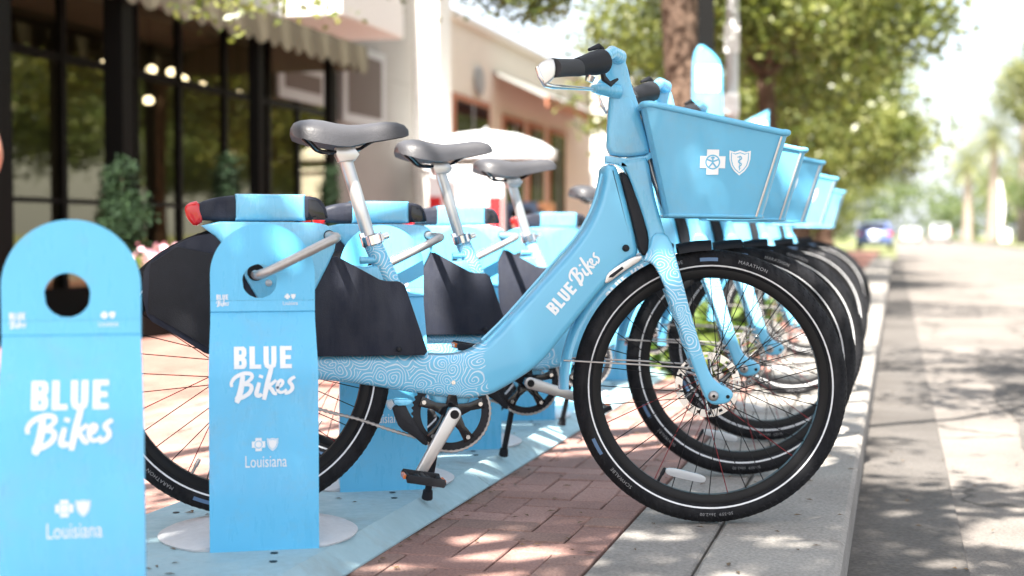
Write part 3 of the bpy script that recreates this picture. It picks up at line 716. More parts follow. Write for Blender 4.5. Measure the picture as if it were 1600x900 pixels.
        for nm_, fn_, cx_, sz_ in (('cross_emblem', person_cross, -.033, .058), ('shield_emblem', shield, .029, .060)):
            g = G(); gb = G(); fn_(g, gb, cx_, .001, sz_)
            decal(nm_, g, 'white', bk, o_ + nn * .0015, ex, ey, nn); decal('emblem_linework', gb, 'blue_b', bk, o_ + nn * .0013, ex, ey, nn)
    # basket bracket behind
    st(tube('basket_bracket', [(-.150, 0, .885), (-.135, 0, .83), (-.105, 0, .75)], .008, 'alu', t, 10))
    st(tube('front_reflector', [(-.160, -.030, .915), (-.140, -.030, .885)], .007, 'orange', t, 8))
    return t, STEER
def thing_part(name, parent):
    o = bpy.data.meshes.new(name); ob = bpy.data.objects.new(name, o); C.objects.link(ob); ob.parent = parent; return ob
def tube_into(o, pts, r, mat, seg):
    vs, fs = tube_g(pts, r, seg); o.data.from_pydata([tuple(v) for v in vs], [], fs); o.data.materials.append(M[mat]); o.data.shade_smooth(); o.data.set_sharp_from_angle(angle=R(38))
CHILD = {}
def children_map():
    m = {}
    for o in bpy.data.objects:
        if o.parent: m.setdefault(o.parent.name, []).append(o)
    return m
def copy_tree(o, parent=None, cm=None, rec=None):
    c = o.copy(); C.objects.link(c); c.parent = parent
    if rec is not None: rec.append((o, c))
    for ch in cm.get(o.name, []): copy_tree(ch, c, cm, rec)
    return c
STEP = 0.707
O1 = Vector((-.446, 3.470, 0))
bike0, STEER = make_bicycle('nearest blue hire bicycle, in sharp focus, its black front wheel whole in view', O1)
cm = children_map(); steer_names = {o.name for o in STEER}
others = [(1, 0.0, -1.0, 'second blue bicycle in the row, directly behind the nearest one, cranks level', 0, 0),
          (2, 0.012, 1.5, 'third blue bicycle in the row, its grey saddle lowest of the three in view', -0.014, 0),
          (4, 0.0, 2.0, 'fourth blue bicycle, blurred, with pale basket beyond the three near ones', -0.055, 0),
          (6.8, -0.03, -4.0, 'farthest blue bicycle of the row, only its small basket and wheel edge showing', -0.05, 0)]
for k, dx, dst, lab, dsad, _ in others:
    rec = []
    b = copy_tree(bike0, None, cm, rec); b.location = O1 + Vector((dx, STEP * k, 0)); b['label'] = lab
    for src, c in rec:
        if src.name in steer_names: c.rotation_euler = (0, 0, R(-14.2 + dst)); c.location = Vector(src.location) - steer_off(-14.2) + steer_off(-14.2 + dst)
        if src.name in ('saddle', 'seatpost'): c.location = Vector((-.30, 0, 1)) * dsad
        if src.name in CRANKS:
            ra = R({1: 103, 2: 35, 4: -60}.get(k, 20)); q = Matrix.Rotation(-ra, 4, 'Y'); bbv = Vector((-.636, 0, .283)); c.rotation_euler = (0, -ra, 0); c.location = bbv - (q @ bbv)
# seatposts get a little of their height hidden in the tube, so lowering them is safe

# ------------------------------------------------------------------ dock posts
def make_post(label, loc):
    t = thing('dock_post', label, 'bike dock', loc, R(26.5), 'blue dock posts in a row on the platform')
    # front plate: profile in (y, z), y<0 towards the street side viewer; half-width varies with height
    prof = [(-.012, .045), (-.012, .40), (-.010, .430), (.004, .475), (.014, .515), (.020, .5355), (.0165, .5385), (.018, .560)]
    def hw(z): return .111 - .0045 * max(0, min(1, (z - .42) / .1))
    th = .006; zc, rc = .6135, .1068
    body = G()
    n = len(prof)
    for y, z in prof:
        w = hw(z); body.v += [(-w, y, z), (w, y, z), (w, y + th, z), (-w, y + th, z)]
    for i in range(n - 1):
        a = i * 4
        body.f += [(a, a + 1, a + 5, a + 4), (a + 1, a + 2, a + 6, a + 5), (a + 2, a + 3, a + 7, a + 6), (a + 3, a, a + 4, a + 7)]
    # head plate with hole
    ys = .018; hz, hx, hr = .600, -.0065, .0355
    outer = [(-.1065 + .213 * k / 12, .5605) for k in range(12, 0, -1)][::-1][::-1][1:][::-1] * 0 + [(-.1065, .5605)] + [(-.1068 * math.cos(PI * k / 32), zc + rc * math.sin(PI * k / 32)) for k in range(33)] + [(.1065 - .213 * k / 12, .5605) for k in range(0, 12)]
    # angle matched hole points
    no = len(outer)
    for y in (ys, ys + th):
        for x, z in outer: body.v.append((x, y, z))
        for x, z in outer:
            a = math.atan2(z - hz, x - hx); body.v.append((hx + hr * math.cos(a), y, hz + hr * math.sin(a)))
    b0 = n * 4
    for i in range(no):
        j = (i + 1) % no
        body.f += [(b0 + i, b0 + j, b0 + no + j, b0 + no + i), (b0 + 2 * no + i, b0 + 3 * no + i, b0 + 3 * no + j, b0 + 2 * no + j),
                   (b0 + i, b0 + 2 * no + i, b0 + 2 * no + j, b0 + j), (b0 + no + i, b0 + no + j, b0 + 3 * no + j, b0 + 3 * no + i)]
    body.obj('front_plate', 'post', t, True, angle=14)
    # returns: side cheeks and back spine give the post its depth
    g = G()
    for sx in (-1, 1):
        g.add([(sx * .1105, -.011 + th, .046), (sx * .1105, .050, .046), (sx * .1065, .050, .50), (sx * .1065, .016, .50), (sx * .1095, -.008 + th, .42)], [(0, 1, 2, 3, 4)])
        g.add([(sx * .1075, -.011 + th, .046), (sx * .1075, .050, .046), (sx * .1035, .050, .50), (sx * .1035, .016, .50), (sx * .1065, -.008 + th, .42)], [(4, 3, 2, 1, 0)])
        g.add([(sx * .1105, .050, .046), (sx * .1075, .050, .046), (sx * .1035, .050, .50), (sx * .1065, .050, .50)], [(0, 1, 2, 3)])
    g.obj('side_return', 'post', t, False)
    # base flange: low cone of painted steel
    vs, fs = lathe_z([(.0, .0), (.213, .0), (.215, .004), (.205, .009), (.150, .017), (.100, .024), (.0, .030)], 56, (-.008, .165, .0458)); vs = [(x, max(y, -.004), z) for x, y, z in vs]; pd('base_flange', vs, fs, 'flange', t, True)
    g = G(); letters_BLUE(g, -.061, .4215 - .0, .122, .045); 
    g2 = G(); 
    # lettering sits on the sloping part, so it is bent to the profile
    def place(g, name, mat, up):
        vs = []
        bm = bmesh.new(); bv = [bm.verts.new((x, z, l)) for x, z, l in g.v]
        for f in g.f:
            try: bm.faces.new([bv[i] for i in f])
            except ValueError: pass
        for _, zc_ in prof:
            bmesh.ops.bisect_plane(bm, geom=bm.verts[:] + bm.edges[:] + bm.faces[:], plane_co=(0, zc_, 0), plane_no=(0, 1, 0))
        bm.verts.index_update(); g = G(); g.v = [tuple(v.co) for v in bm.verts]; g.f = [tuple(v.index for v in f.verts) for f in bm.faces]; bm.free()
        for x, z, l in g.v:
            for i in range(n - 1):
                if prof[i][1] <= z <= prof[i + 1][1]:
                    f_ = (z - prof[i][1]) / (prof[i + 1][1] - prof[i][1]); y = prof[i][0] * (1 - f_) + prof[i + 1][0] * f_; break
            else: y = ys
            vs.append((x, y - up - l, z))
        pd(name, vs, g.f, mat, t, False)
    letters_Bikes(g, -.066, .357, .132, .056, L=.0004, slope=.30)
    place(g, 'dock_lettering', 'white', .0012)
    def txt(str_, h, sx, x0, z0, nm):
        g = G(); vs, fs = text_g(str_, h, sx); g.add([(x + x0, y + z0, 0) for x, y, _ in vs], fs); place(g, nm, 'white', .0012)
    txt('Louisiana', .0255, .66, .003, .2185, 'place_lettering'); txt('Louisiana', .0085, .72, .056, .5505, 'small_place_lettering')
    for fn_, cx_, cz_, sz_, nm in ((person_cross, -.0115, .2655, .027, 'cross_emblem'), (shield, .0170, .2652, .028, 'shield_emblem'), (person_cross, .0500, .568, .011, 'small_cross_emblem'), (shield, .0622, .568, .0115, 'small_shield_emblem')):
        g = G(); gb = G() if sz_ > .02 else None; fn_(g, gb, cx_, cz_, sz_, fine=False); place(g, nm, 'white', .0012)
        if gb: place(gb, 'emblem_linework', 'post', .0013)
    g = G(); letters_BLUE(g, -.0945, .5625, .025, .0105); letters_Bikes(g, -.0945, .5485, .026, .012); place(g, 'small_lettering', 'white', .0012)
    return t
P0 = Vector((-1.255, 2.687, 0))
names = {-1: 'nearest blue dock post at the left edge, empty and out of focus', 0: 'blue dock post in sharp focus holding the nearest bicycle by its grey lock bar',
         1: 'blue dock post just behind the nearest bicycle, standing at its chainring', 2: 'blue dock post behind the second bicycle', 3: 'blue dock post behind the third bicycle, holding no bicycle',
         4: 'blue dock post of the fourth bicycle, mostly hidden in the row', 5: 'empty blue dock post far down the row before the last bicycle', 6: 'sixth empty blue dock post behind, far down the row'}
p0 = make_post(names[0], P0); cm = children_map()
for k in (-1, 1, 2, 3, 4, 5, 6):
    p = copy_tree(p0, None, cm); p.location = P0 + Vector((0, STEP * k, 0)); p['label'] = names[k]

# ------------------------------------------------------------------ dock platform
plat = thing('dock_platform', 'long pale grey-blue metal platform with sloping edge, under the dock posts', 'platform', (-1.4, 4.4, 0))
ys = [.75, 2.33, 3.745, 5.16, 6.575, 7.99]
for a, c in zip(ys[:-1], ys[1:]):
    g = G(); x0, x1 = -.33, .325; y0, y1 = a - 4.4 + .002, c - 4.4 - .002
    sec = [(x0, .002), (x0 + .05, .0455), (x1 - .058, .0455), (x1, .006), (x1, .002)]
    for y in (y0, y1):
        for x, z in sec: g.v.append((x, y, z))
    n = 5
    g.f = [(i, (i + 1) % n, (i + 1) % n + n, i + n) for i in range(n)] + [tuple(reversed(range(n))), tuple(n + i for i in range(n))]
    g.obj('platform_plate', 'platform', plat, False)
HOLE = None
for k in range(-1, 8):
    for dx, dy in ((.21, -.10), (.18, -.03), (-.22, .30)):
        vs, fs = lathe_z([(.0, -.0003), (.007, -.0003), (.0085, .0008), (.0, .0008)], 12)
        o = pd('bolt_hole', vs, fs, 'rim', plat, False) if HOLE is None else bpy.data.objects.new('bolt_hole', HOLE)
        if HOLE is None: HOLE = o.data
        else: C.objects.link(o); o.parent = plat
        o.location = (.145 + dx - .145, P0.y - 4.4 + STEP * k + dy, .0462)

# ------------------------------------------------------------------ ground materials
def tri(name, base, var_cols, scale, rough=.85, bump=.4, bscale=90, brick=None, dist=.003, cracks=False):
    m, N, L, b = new_mat(name)
    b.inputs['Roughness'].default_value = rough; b.inputs['Specular IOR Level'].default_value = .3
    ge = N.new('ShaderNodeNewGeometry'); src = ge.outputs['Position']
    n = N.new('ShaderNodeTexNoise'); n.inputs['Scale'].default_value = scale; n.inputs['Detail'].default_value = 8; n.inputs['Roughness'].default_value = .6
    L.new(src, n.inputs['Vector'])
    cr = N.new('ShaderNodeValToRGB'); cr.color_ramp.elements[0].position = .3; cr.color_ramp.elements[1].position = .7
    cr.color_ramp.elements[0].color = (*var_cols[0], 1); cr.color_ramp.elements[1].color = (*var_cols[1], 1)
    L.new(n.outputs['Fac'], cr.inputs[0]); col = cr.outputs[0]
    n2 = N.new('ShaderNodeTexNoise'); n2.inputs['Scale'].default_value = bscale; n2.inputs['Detail'].default_value = 6; L.new(src, n2.inputs['Vector'])
    r2 = N.new('ShaderNodeMapRange'); r2.inputs[1].default_value = .35; r2.inputs[2].default_value = .65; r2.inputs[3].default_value = .78; r2.inputs[4].default_value = 1.18; L.new(n2.outputs['Fac'], r2.inputs[0])
    sc = N.new('ShaderNodeVectorMath'); sc.operation = 'SCALE'; L.new(col, sc.inputs[0]); L.new(r2.outputs[0], sc.inputs['Scale']); col = sc.outputs[0]
    h = n2.outputs['Fac']
    if brick:
        rot = N.new('ShaderNodeMapping'); rot.inputs['Rotation'].default_value = (0, 0, PI / 2); L.new(src, rot.inputs[0])
        bt = N.new('ShaderNodeTexBrick'); bt.inputs['Scale'].default_value = 1; bt.inputs['Brick Width'].default_value = brick[0]; bt.inputs['Row Height'].default_value = brick[1]
        bt.inputs['Mortar Size'].default_value = .004; bt.inputs['Color1'].default_value = (1, 1, 1, 1); bt.inputs['Color2'].default_value = (.72, .72, .72, 1); bt.inputs['Mortar'].default_value = (.3, .28, .27, 1)
        L.new(rot.outputs[0], bt.inputs['Vector'])
        mu = N.new('ShaderNodeVectorMath'); mu.operation = 'MULTIPLY'; L.new(col, mu.inputs[0]); L.new(bt.outputs['Color'], mu.inputs[1]); col = mu.outputs[0]
    if cracks:
        dn = N.new('ShaderNodeTexNoise'); dn.inputs['Scale'].default_value = 1.8; dn.inputs['Detail'].default_value = 8; L.new(src, dn.inputs['Vector'])
        ds = N.new('ShaderNodeVectorMath'); ds.operation = 'MULTIPLY_ADD'; ds.inputs[1].default_value = (.9, .9, 0); L.new(dn.outputs['Color'], ds.inputs[0]); L.new(src, ds.inputs[2])
        vo = N.new('ShaderNodeTexVoronoi'); vo.feature = 'DISTANCE_TO_EDGE'; vo.inputs['Scale'].default_value = .55; L.new(ds.outputs[0], vo.inputs['Vector'])
        cm_ = N.new('ShaderNodeMapRange'); cm_.inputs[1].default_value = .002; cm_.inputs[2].default_value = .012; cm_.inputs[3].default_value = .45; cm_.inputs[4].default_value = 1; L.new(vo.outputs['Distance'], cm_.inputs[0])
        st_ = N.new('ShaderNodeTexNoise'); st_.inputs['Scale'].default_value = .7; st_.inputs['Detail'].default_value = 5; L.new(src, st_.inputs['Vector'])
        sm_ = N.new('ShaderNodeMapRange'); sm_.inputs[1].default_value = .55; sm_.inputs[2].default_value = .72; sm_.inputs[3].default_value = 1; sm_.inputs[4].default_value = .62; L.new(st_.outputs['Fac'], sm_.inputs[0])
        pr = N.new('ShaderNodeMath'); pr.operation = 'MULTIPLY'; L.new(cm_.outputs[0], pr.inputs[0]); L.new(sm_.outputs[0], pr.inputs[1])
        s9 = N.new('ShaderNodeVectorMath'); s9.operation = 'SCALE'; L.new(col, s9.inputs[0]); L.new(pr.outputs[0], s9.inputs['Scale']); col = s9.outputs[0]
    L.new(col, b.inputs['Base Color'])
    bp = N.new('ShaderNodeBump'); bp.inputs['Strength'].default_value = bump; bp.inputs['Distance'].default_value = dist; L.new(h, bp.inputs['Height']); L.new(bp.outputs[0], b.inputs['Normal'])
    return m
M['brick1'] = tri('paver_red', None, [(.21, .12, .10), (.31, .185, .16)], 3, bump=.5, bscale=160)
M['brick2'] = tri('paver_brown', None, [(.20, .125, .105), (.30, .19, .16)], 5, bump=.5, bscale=160)
M['brick3'] = tri('paver_pink', None, [(.28, .16, .135), (.36, .22, .19)], 4, bump=.5, bscale=160)
M['paving'] = tri('far_paving', None, [(.27, .13, .105), (.37, .19, .155)], 2, brick=(.2026, .1013))
M['sand'] = tri('joint_sand', None, [(.07, .055, .045), (.12, .10, .085)], 30)
M['conc1'] = tri('kerb_concrete', None, [(.23, .212, .195), (.32, .30, .275)], 2.2, bump=.5, bscale=120, dist=.002, cracks=True)
M['conc2'] = tri('path_concrete', None, [(.20, .185, .17), (.30, .28, .26)], 2.5, bump=.5, bscale=140, dist=.002)
M['gutter'] = tri('gutter_concrete', None, [(.065, .058, .053), (.12, .11, .102)], 1.8, bump=.7, bscale=90)
M['asphalt'] = tri('road_surface', None, [(.125, .111, .100), (.205, .185, .168)], 1.3, bump=1.0, bscale=130, dist=.005, cracks=True)
M['patch'] = tri('asphalt_patch', None, [(.09, .085, .085), (.14, .13, .13)], 2.0, bump=1.0, bscale=110, dist=.005)
M['grass_ground'] = tri('verge_ground', None, [(.10, .13, .04), (.20, .20, .09)], .8, bscale=12)
# ground, road, pavement
def sheet(name, x0, x1, y0, y1, z, mat): return setting(pd(name, [(x0, y0, z), (x1, y0, z), (x1, y1, z), (x0, y1, z)], [(0, 1, 2, 3)], mat, None, False))
sheet('ground', -500, 500, -300, 900, -.17, 'grass_ground')
sheet('road', .02, 6.6, -25, 420, -.125, 'asphalt')
sheet('far_road', -30, 60, 43, 47, -.121, 'asphalt')
g = G()
for i in range(60):
    y = -3 + i * .22; g.v += [(.50 + .02 * math.sin(i * .9) + rng.uniform(-.008, .008), y, -.1205), (1.02 + .015 * math.sin(i * .7), y, -.1205)]
    if i: k = len(g.v); g.f.append((k - 4, k - 3, k - 1, k - 2))
setting(g.obj('road_patch_strip', 'gutter', None, False))
box('far_verge', 6.75, 90, -25, 420, -.16, -.02, 'grass_ground', kind='structure')
for i in range(24):
    box('far_kerb', 6.6, 6.75, -25 + i * 10, -25.012 + (i + 1) * 10, -.16, -.005, 'conc1', kind='structure', b=.01)
pv = box('pavement', -6.6, -.62, -8, 60, -.15, -.014, 'sand', kind='structure')
# kerb stones, path slabs and gutter slabs, with open joints
kerb_things = []
def strip(root_name, part, x0, x1, y0, y1, step, z0, z1, mat, b, jitter=.002):
    root = bpy.data.objects.new(root_name, None); C.objects.link(root); root['kind'] = 'structure'
    y = y0; k = 0
    while y < y1:
        dz = rng.uniform(-jitter, jitter)
        o = pd(part, *box_g(x0, x1, y + .003, y + step - .003, z0, z1 + dz, b), mat, root, False)
        y += step; k += 1
    return root
strip('kerb', 'kerb_stone', -.399, -.105, -2.2, 44, 1.83, -.16, 0.0, 'conc1', .012)
strip('footpath_edge', 'concrete_slab', -.616, -.4035, -2.0, 44, 1.52, -.12, -.002, 'conc2', .006)
strip('gutter', 'gutter_slab', -.112, .18, -2.6, 44, 2.4, -.19, -.119, 'gutter', .004)
# individually laid pavers
paver_root = bpy.data.objects.new('brick_pavement', None); C.objects.link(paver_root); paver_root['kind'] = 'structure'
BM = {}
CW = .1013
def brick_obj(x0, x1, y0, y1):
    mt = ('brick1', 'brick1', 'brick2', 'brick3')[int(rng.integers(0, 4))]; v_ = int(rng.integers(0, 3)); w_, l_ = x1 - x0 - .0035, y1 - y0 - .0035
    key = (mt, v_, round(w_, 3), round(l_, 3))
    if key not in BM:
        me = bpy.data.meshes.new('brick'); vs, fs = box_g(-w_ / 2, w_ / 2, -l_ / 2, l_ / 2, -.04, 0, .003)
        me.from_pydata([(x + rng.uniform(-.0012, .0012), y + rng.uniform(-.0012, .0012), z) for x, y, z in vs], [], fs); me.materials.append(M[mt]); BM[key] = me
    o = bpy.data.objects.new('brick', BM[key]); C.objects.link(o); o.parent = paver_root
    o.location = ((x0 + x1) / 2, (y0 + y1) / 2, rng.uniform(-.0025, .0012)); o.rotation_euler = (rng.uniform(-.008, .008), rng.uniform(-.010, .010), rng.uniform(-.008, .008) + (PI if rng.random() < .5 else 0))
def pav(xr, nx, y0, ny):
    """cells counted leftwards from xr; bricks clipped to the strip"""
    for i in range(nx):
        for j in range(ny):
            q = (i - j) % 4; xa = xr - (i + 1) * CW; xb = xr - i * CW; ya = y0 + j * CW; yb = ya + CW
            if q == 0: brick_obj(xa - (CW if i + 1 < nx else 0), xb, ya, yb)
            elif q == 1 and i == 0: brick_obj(xa, xb, ya, yb)
            elif q == 3: brick_obj(xa, xb, ya, yb + CW)
            elif q == 2 and j == 0: brick_obj(xa, xb, ya, yb)
pav(-.6185, 5, 2.2, 46)
pav(-1.735, 11, 2.9, 31)
def far_pave(x0, x1, y0, y1): sheet('brick_paving', x0, x1, y0, y1, -.003, 'paving')
far_pave(-1.1268, -.62, -8, 2.196); far_pave(-1.1268, -.62, 6.862, 60); far_pave(-6.5, -2.851, -8, 60); far_pave(-2.850, -1.1268, 8.02, 60); far_pave(-2.850, -1.1268, -8, .72); far_pave(-2.850, -1.734, .72, 2.896); far_pave(-2.850, -1.735, 6.144, 8.02)
# fallen leaves on the bricks and kerb
M['dryleaf'] = pbr('dry_leaf', (.12, .075, .035), .8)
g = G()
for i in range(260):
    x = rng.uniform(-1.05, -.12) if rng.random() < .75 else rng.uniform(-.05, .9); y = rng.uniform(2.2, 8); z = .003 if x < -.11 else -.116
    a = rng.uniform(0, 6.28); s_ = rng.uniform(.006, .016); c_, d_ = math.cos(a) * s_, math.sin(a) * s_
    g.add([(x + c_, y + d_, z), (x - d_ * .35, y + c_ * .35, z + .003), (x - c_, y - d_, z + .001), (x + d_ * .35, y - c_ * .35, z + .002)], [(0, 1, 2, 3)])
for i in range(90):
    x = rng.uniform(-1.7, -1.16); y = rng.uniform(1.6, 6.5); a = rng.uniform(0, 6.28); s_ = rng.uniform(.005, .014); c_, d_ = math.cos(a) * s_, math.sin(a) * s_; z = .047
    g.add([(x + c_, y + d_, z), (x - d_ * .35, y + c_ * .35, z + .003), (x - c_, y - d_, z + .001), (x + d_ * .35, y - c_ * .35, z + .002)], [(0, 1, 2, 3)])
for i in range(110):
    x = -1.068 + abs(rng.normal()) * .012; y = rng.uniform(2.0, 7); a = rng.uniform(0, 6.28); s_ = rng.uniform(.003, .010); c_, d_ = math.cos(a) * s_, math.sin(a) * s_; z = .003
    g.add([(x + c_, y + d_, z), (x - d_ * .5, y + c_ * .5, z + .003), (x - c_, y - d_, z + .001), (x + d_ * .5, y - c_ * .5, z + .002)], [(0, 1, 2, 3)])
tag(g.obj('fallen_leaves', 'dryleaf', None, False), 'small dry brown leaves scattered over the bricks and kerb', 'leaves', kind='stuff')

# ------------------------------------------------------------------ foliage
def leaf_mat(name, c0, c1, c2, trl=.35, rough=.38):
    m, N, L, b = new_mat(name)
    ge = N.new('ShaderNodeNewGeometry')
    n = N.new('ShaderNodeTexNoise'); n.inputs['Scale'].default_value = .9; n.inputs['Detail'].default_value = 3; L.new(ge.outputs['Position'], n.inputs['Vector'])
    ad = N.new('ShaderNodeMath'); ad.operation = 'MULTIPLY_ADD'; ad.inputs[1].default_value = .45
    L.new(ge.outputs['Random Per Island'], ad.inputs[0])
    mu = N.new('ShaderNodeMath'); mu.operation = 'MULTIPLY'; mu.inputs[1].default_value = .65; L.new(n.outputs['Fac'], mu.inputs[0]); L.new(mu.outputs[0], ad.inputs[2])
    cr = N.new('ShaderNodeValToRGB'); e = cr.color_ramp.elements; e[0].position = .25; e[0].color = (*c0, 1); e[1].position = .8; e[1].color = (*c2, 1)
    e2 = e.new(.5); e2.color = (*c1, 1); L.new(ad.outputs[0], cr.inputs[0]); L.new(cr.outputs[0], b.inputs['Base Color'])
    b.inputs['Roughness'].default_value = rough
    tr = N.new('ShaderNodeBsdfTranslucent'); sc = N.new('ShaderNodeVectorMath'); sc.operation = 'MULTIPLY'; sc.inputs[1].default_value = (1.5, 1.6, .7); L.new(cr.outputs[0], sc.inputs[0]); L.new(sc.outputs[0], tr.inputs[0])
    mx = N.new('ShaderNodeMixShader'); mx.inputs[0].default_value = trl; L.new(b.outputs[0], mx.inputs[1]); L.new(tr.outputs[0], mx.inputs[2])
    L.new(mx.outputs[0], N['Material Output'].inputs[0])
    return m
M['oakleaf'] = leaf_mat('oak_leaf', (.035, .055, .013), (.11, .135, .033), (.22, .23, .075))
M['farleaf'] = leaf_mat('far_leaf', (.06, .09, .035), (.10, .14, .055), (.17, .20, .09))
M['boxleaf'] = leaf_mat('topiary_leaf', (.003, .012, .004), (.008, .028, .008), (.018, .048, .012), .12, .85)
M['palmleaf'] = leaf_mat('palm_leaf', (.09, .11, .04), (.16, .18, .08), (.25, .24, .12))
M['bedleaf'] = leaf_mat('bed_leaf', (.04, .08, .015), (.09, .15, .03), (.18, .22, .06))
M['bark'] = tri('oak_bark', None, [(.055, .034, .024), (.13, .085, .06)], 7, bump=1.0, bscale=22, dist=.03)
M['palmbark'] = tri('palm_bark', None, [(.20, .165, .135), (.28, .235, .20)], 3, bump=.6, bscale=14, dist=.03)
def leaf_mesh(name, blobs, n, size, clump=.35, aspect=.5, gaps=None, per=34):
    """blobs: (x, y, z, rx, ry, rz, weight)"""
    B = np.array([b[:6] for b in blobs], float); w = np.array([b[6] if len(b) > 6 else b[3] * b[4] * b[5] for b in blobs], float); w /= w.sum()
    nc = max(6, n // per)
    bi = rng.choice(len(B), nc, p=w); d = rng.normal(size=(nc, 3)); d /= np.linalg.norm(d, axis=1)[:, None]
    rad = rng.uniform(.35, 1, nc) ** .5
    cc = B[bi, :3] + d * rad[:, None] * B[bi, 3:6]
    ci = rng.integers(0, nc, n); cs = clump * rng.uniform(.5, 1.3, nc)
    P = cc[ci] + rng.normal(size=(n, 3)) * cs[ci][:, None] * np.array([1, 1, .6])
    if gaps is not None:
        # leaves dropped along sun rays to let light onto chosen spots
        keep = np.ones(n, bool); d_ = np.array(sv)
        for gx, gy, gz, gr in gaps:
            w0 = P - np.array([gx, gy, gz]); t_ = w0 @ d_; keep &= np.linalg.norm(w0 - t_[:, None] * d_, axis=1) > gr
        P = P[keep]; n = len(P)
    a = rng.normal(size=(n, 3)); a[:, 2] *= .6; a /= np.linalg.norm(a, axis=1)[:, None]
    b = np.cross(a, rng.normal(size=(n, 3))); b /= np.linalg.norm(b, axis=1)[:, None]
    s_ = size * rng.uniform(.6, 1.3, n)[:, None]
    V = np.stack([P - a * s_ / 2, P + b * s_ * aspect / 2, P + a * s_ / 2, P - b * s_ * aspect / 2], 1).reshape(-1, 3)
    me = bpy.data.meshes.new(name); me.vertices.add(4 * n); me.vertices.foreach_set('co', V.ravel())
    me.loops.add(4 * n); me.loops.foreach_set('vertex_index', np.arange(4 * n, dtype=np.int32))
    me.polygons.add(n); me.polygons.foreach_set('loop_start', np.arange(0, 4 * n, 4, dtype=np.int32)); me.update(); me.validate()
    return me
def branch_geo(g, p0, p1, r0, r1, n=6, bend=.12):
    p0, p1 = Vector(p0), Vector(p1); L_ = (p1 - p0).length; pts = []; rr = []
    for i in range(n + 1):
        f_ = i / n; q = p0.lerp(p1, f_) + Vector((rng.normal(), rng.normal(), rng.normal() * .5)) * bend * L_ * .25 * math.sin(PI * f_) + Vector((0, 0, bend * L_ * math.sin(PI * f_) * .5)); pts.append(q); rr.append(r0 * (1 - f_) + r1 * f_)
    g.add(*tube_g(pts, rr, 10)); return pts
def oak(label, loc, tr, fork_z, limbs, blobs, n, size, group='street oaks along the kerb', mat='oakleaf', clump=.35, mesh=None, gaps=None, per=34):
    t = thing('oak_tree', label, 'tree', loc, 0, group)
    g = G(); pts = []; rr = []
    for i in range(9):
        f_ = i / 8; pts.append((.05 * math.sin(f_ * 4), .04 * math.cos(f_ * 3), fork_z * f_)); rr.append(tr * (1.35 - .35 * min(1, f_ * 5)) * (1 - .18 * f_))
    g.add(*tube_g(pts, rr, 14)); top = pts[-1]
    g.obj('trunk', 'bark', t, True, angle=70)
    for tip, r_ in limbs:
        g = G(); ps = branch_geo(g, top, tip, r_, r_ * .35, 7)
        for k in (3, 5, 6):
            q = ps[k] + Vector((rng.uniform(-1, 1), rng.uniform(-1, 1), rng.uniform(.1, .8))) * .9; branch_geo(g, ps[k], q, r_ * .35, r_ * .08, 4)
        g.obj('limb', 'bark', t, True, angle=70)
    me = mesh or leaf_mesh('crown', blobs, n, size, clump, gaps=gaps, per=per)
    link_mesh('crown', me, mat, t, False) if mesh is None else None
    if mesh is not None:
        o = bpy.data.objects.new('crown', mesh); C.objects.link(o); o.parent = t
    return t, me
# the oak whose trunk stands past the end of the row, its limbs reach over the pavement
TA = Vector((-1.76, 12.0, 0))
def rel(x, y, z): return (x - TA.x, y - TA.y, z)
blA = [(*rel(-1.8, 12, 5.2), 2.6, 2.6, 1.3), (*rel(-3.6, 11.4, 3.0), .55, .5, .33, .9), (*rel(-3.0, 11.7, 2.85), .4, .4, .42, .9), (*rel(-2.35, 11.9, 3.05), .6, .5, .25, .8), (*rel(-1.0, 12.3, 3.2), .8, .8, .4, 1.2),
       (*rel(-4.75, 9.3, 2.42), .12, .12, .10, .02), (*rel(-4.25, 9.1, 2.33), .18, .16, .14, .045), (*rel(-4.0, 9.15, 2.36), .18, .16, .13, .045), (*rel(-3.80, 9.2, 2.42), .16, .12, .10, .04), (*rel(.3, 12.6, 4.3), 1.2, 1.4, .7), (*rel(-2.42, 14.3, 2.2), .45, .5, .55, .55), (*rel(-2.3, 14.3, 1.75), .3, .3, .35, .25), (*rel(-2.6, 14.2, 2.7), .5, .5, .3, .5)]
oak('oak with thick brown trunk left of the blue totem, beyond the dock row', TA, .185, 3.1,
    [(rel(-3.9, 11, 3.3), .075), (rel(-.4, 12.5, 4.6), .085), (rel(-2.6, 13.2, 5.0), .09), (rel(-4.1, 9.1, 2.62), .03), (rel(-1.6, 10.6, 5.0), .08)], blA, 30000, .075, clump=.13)
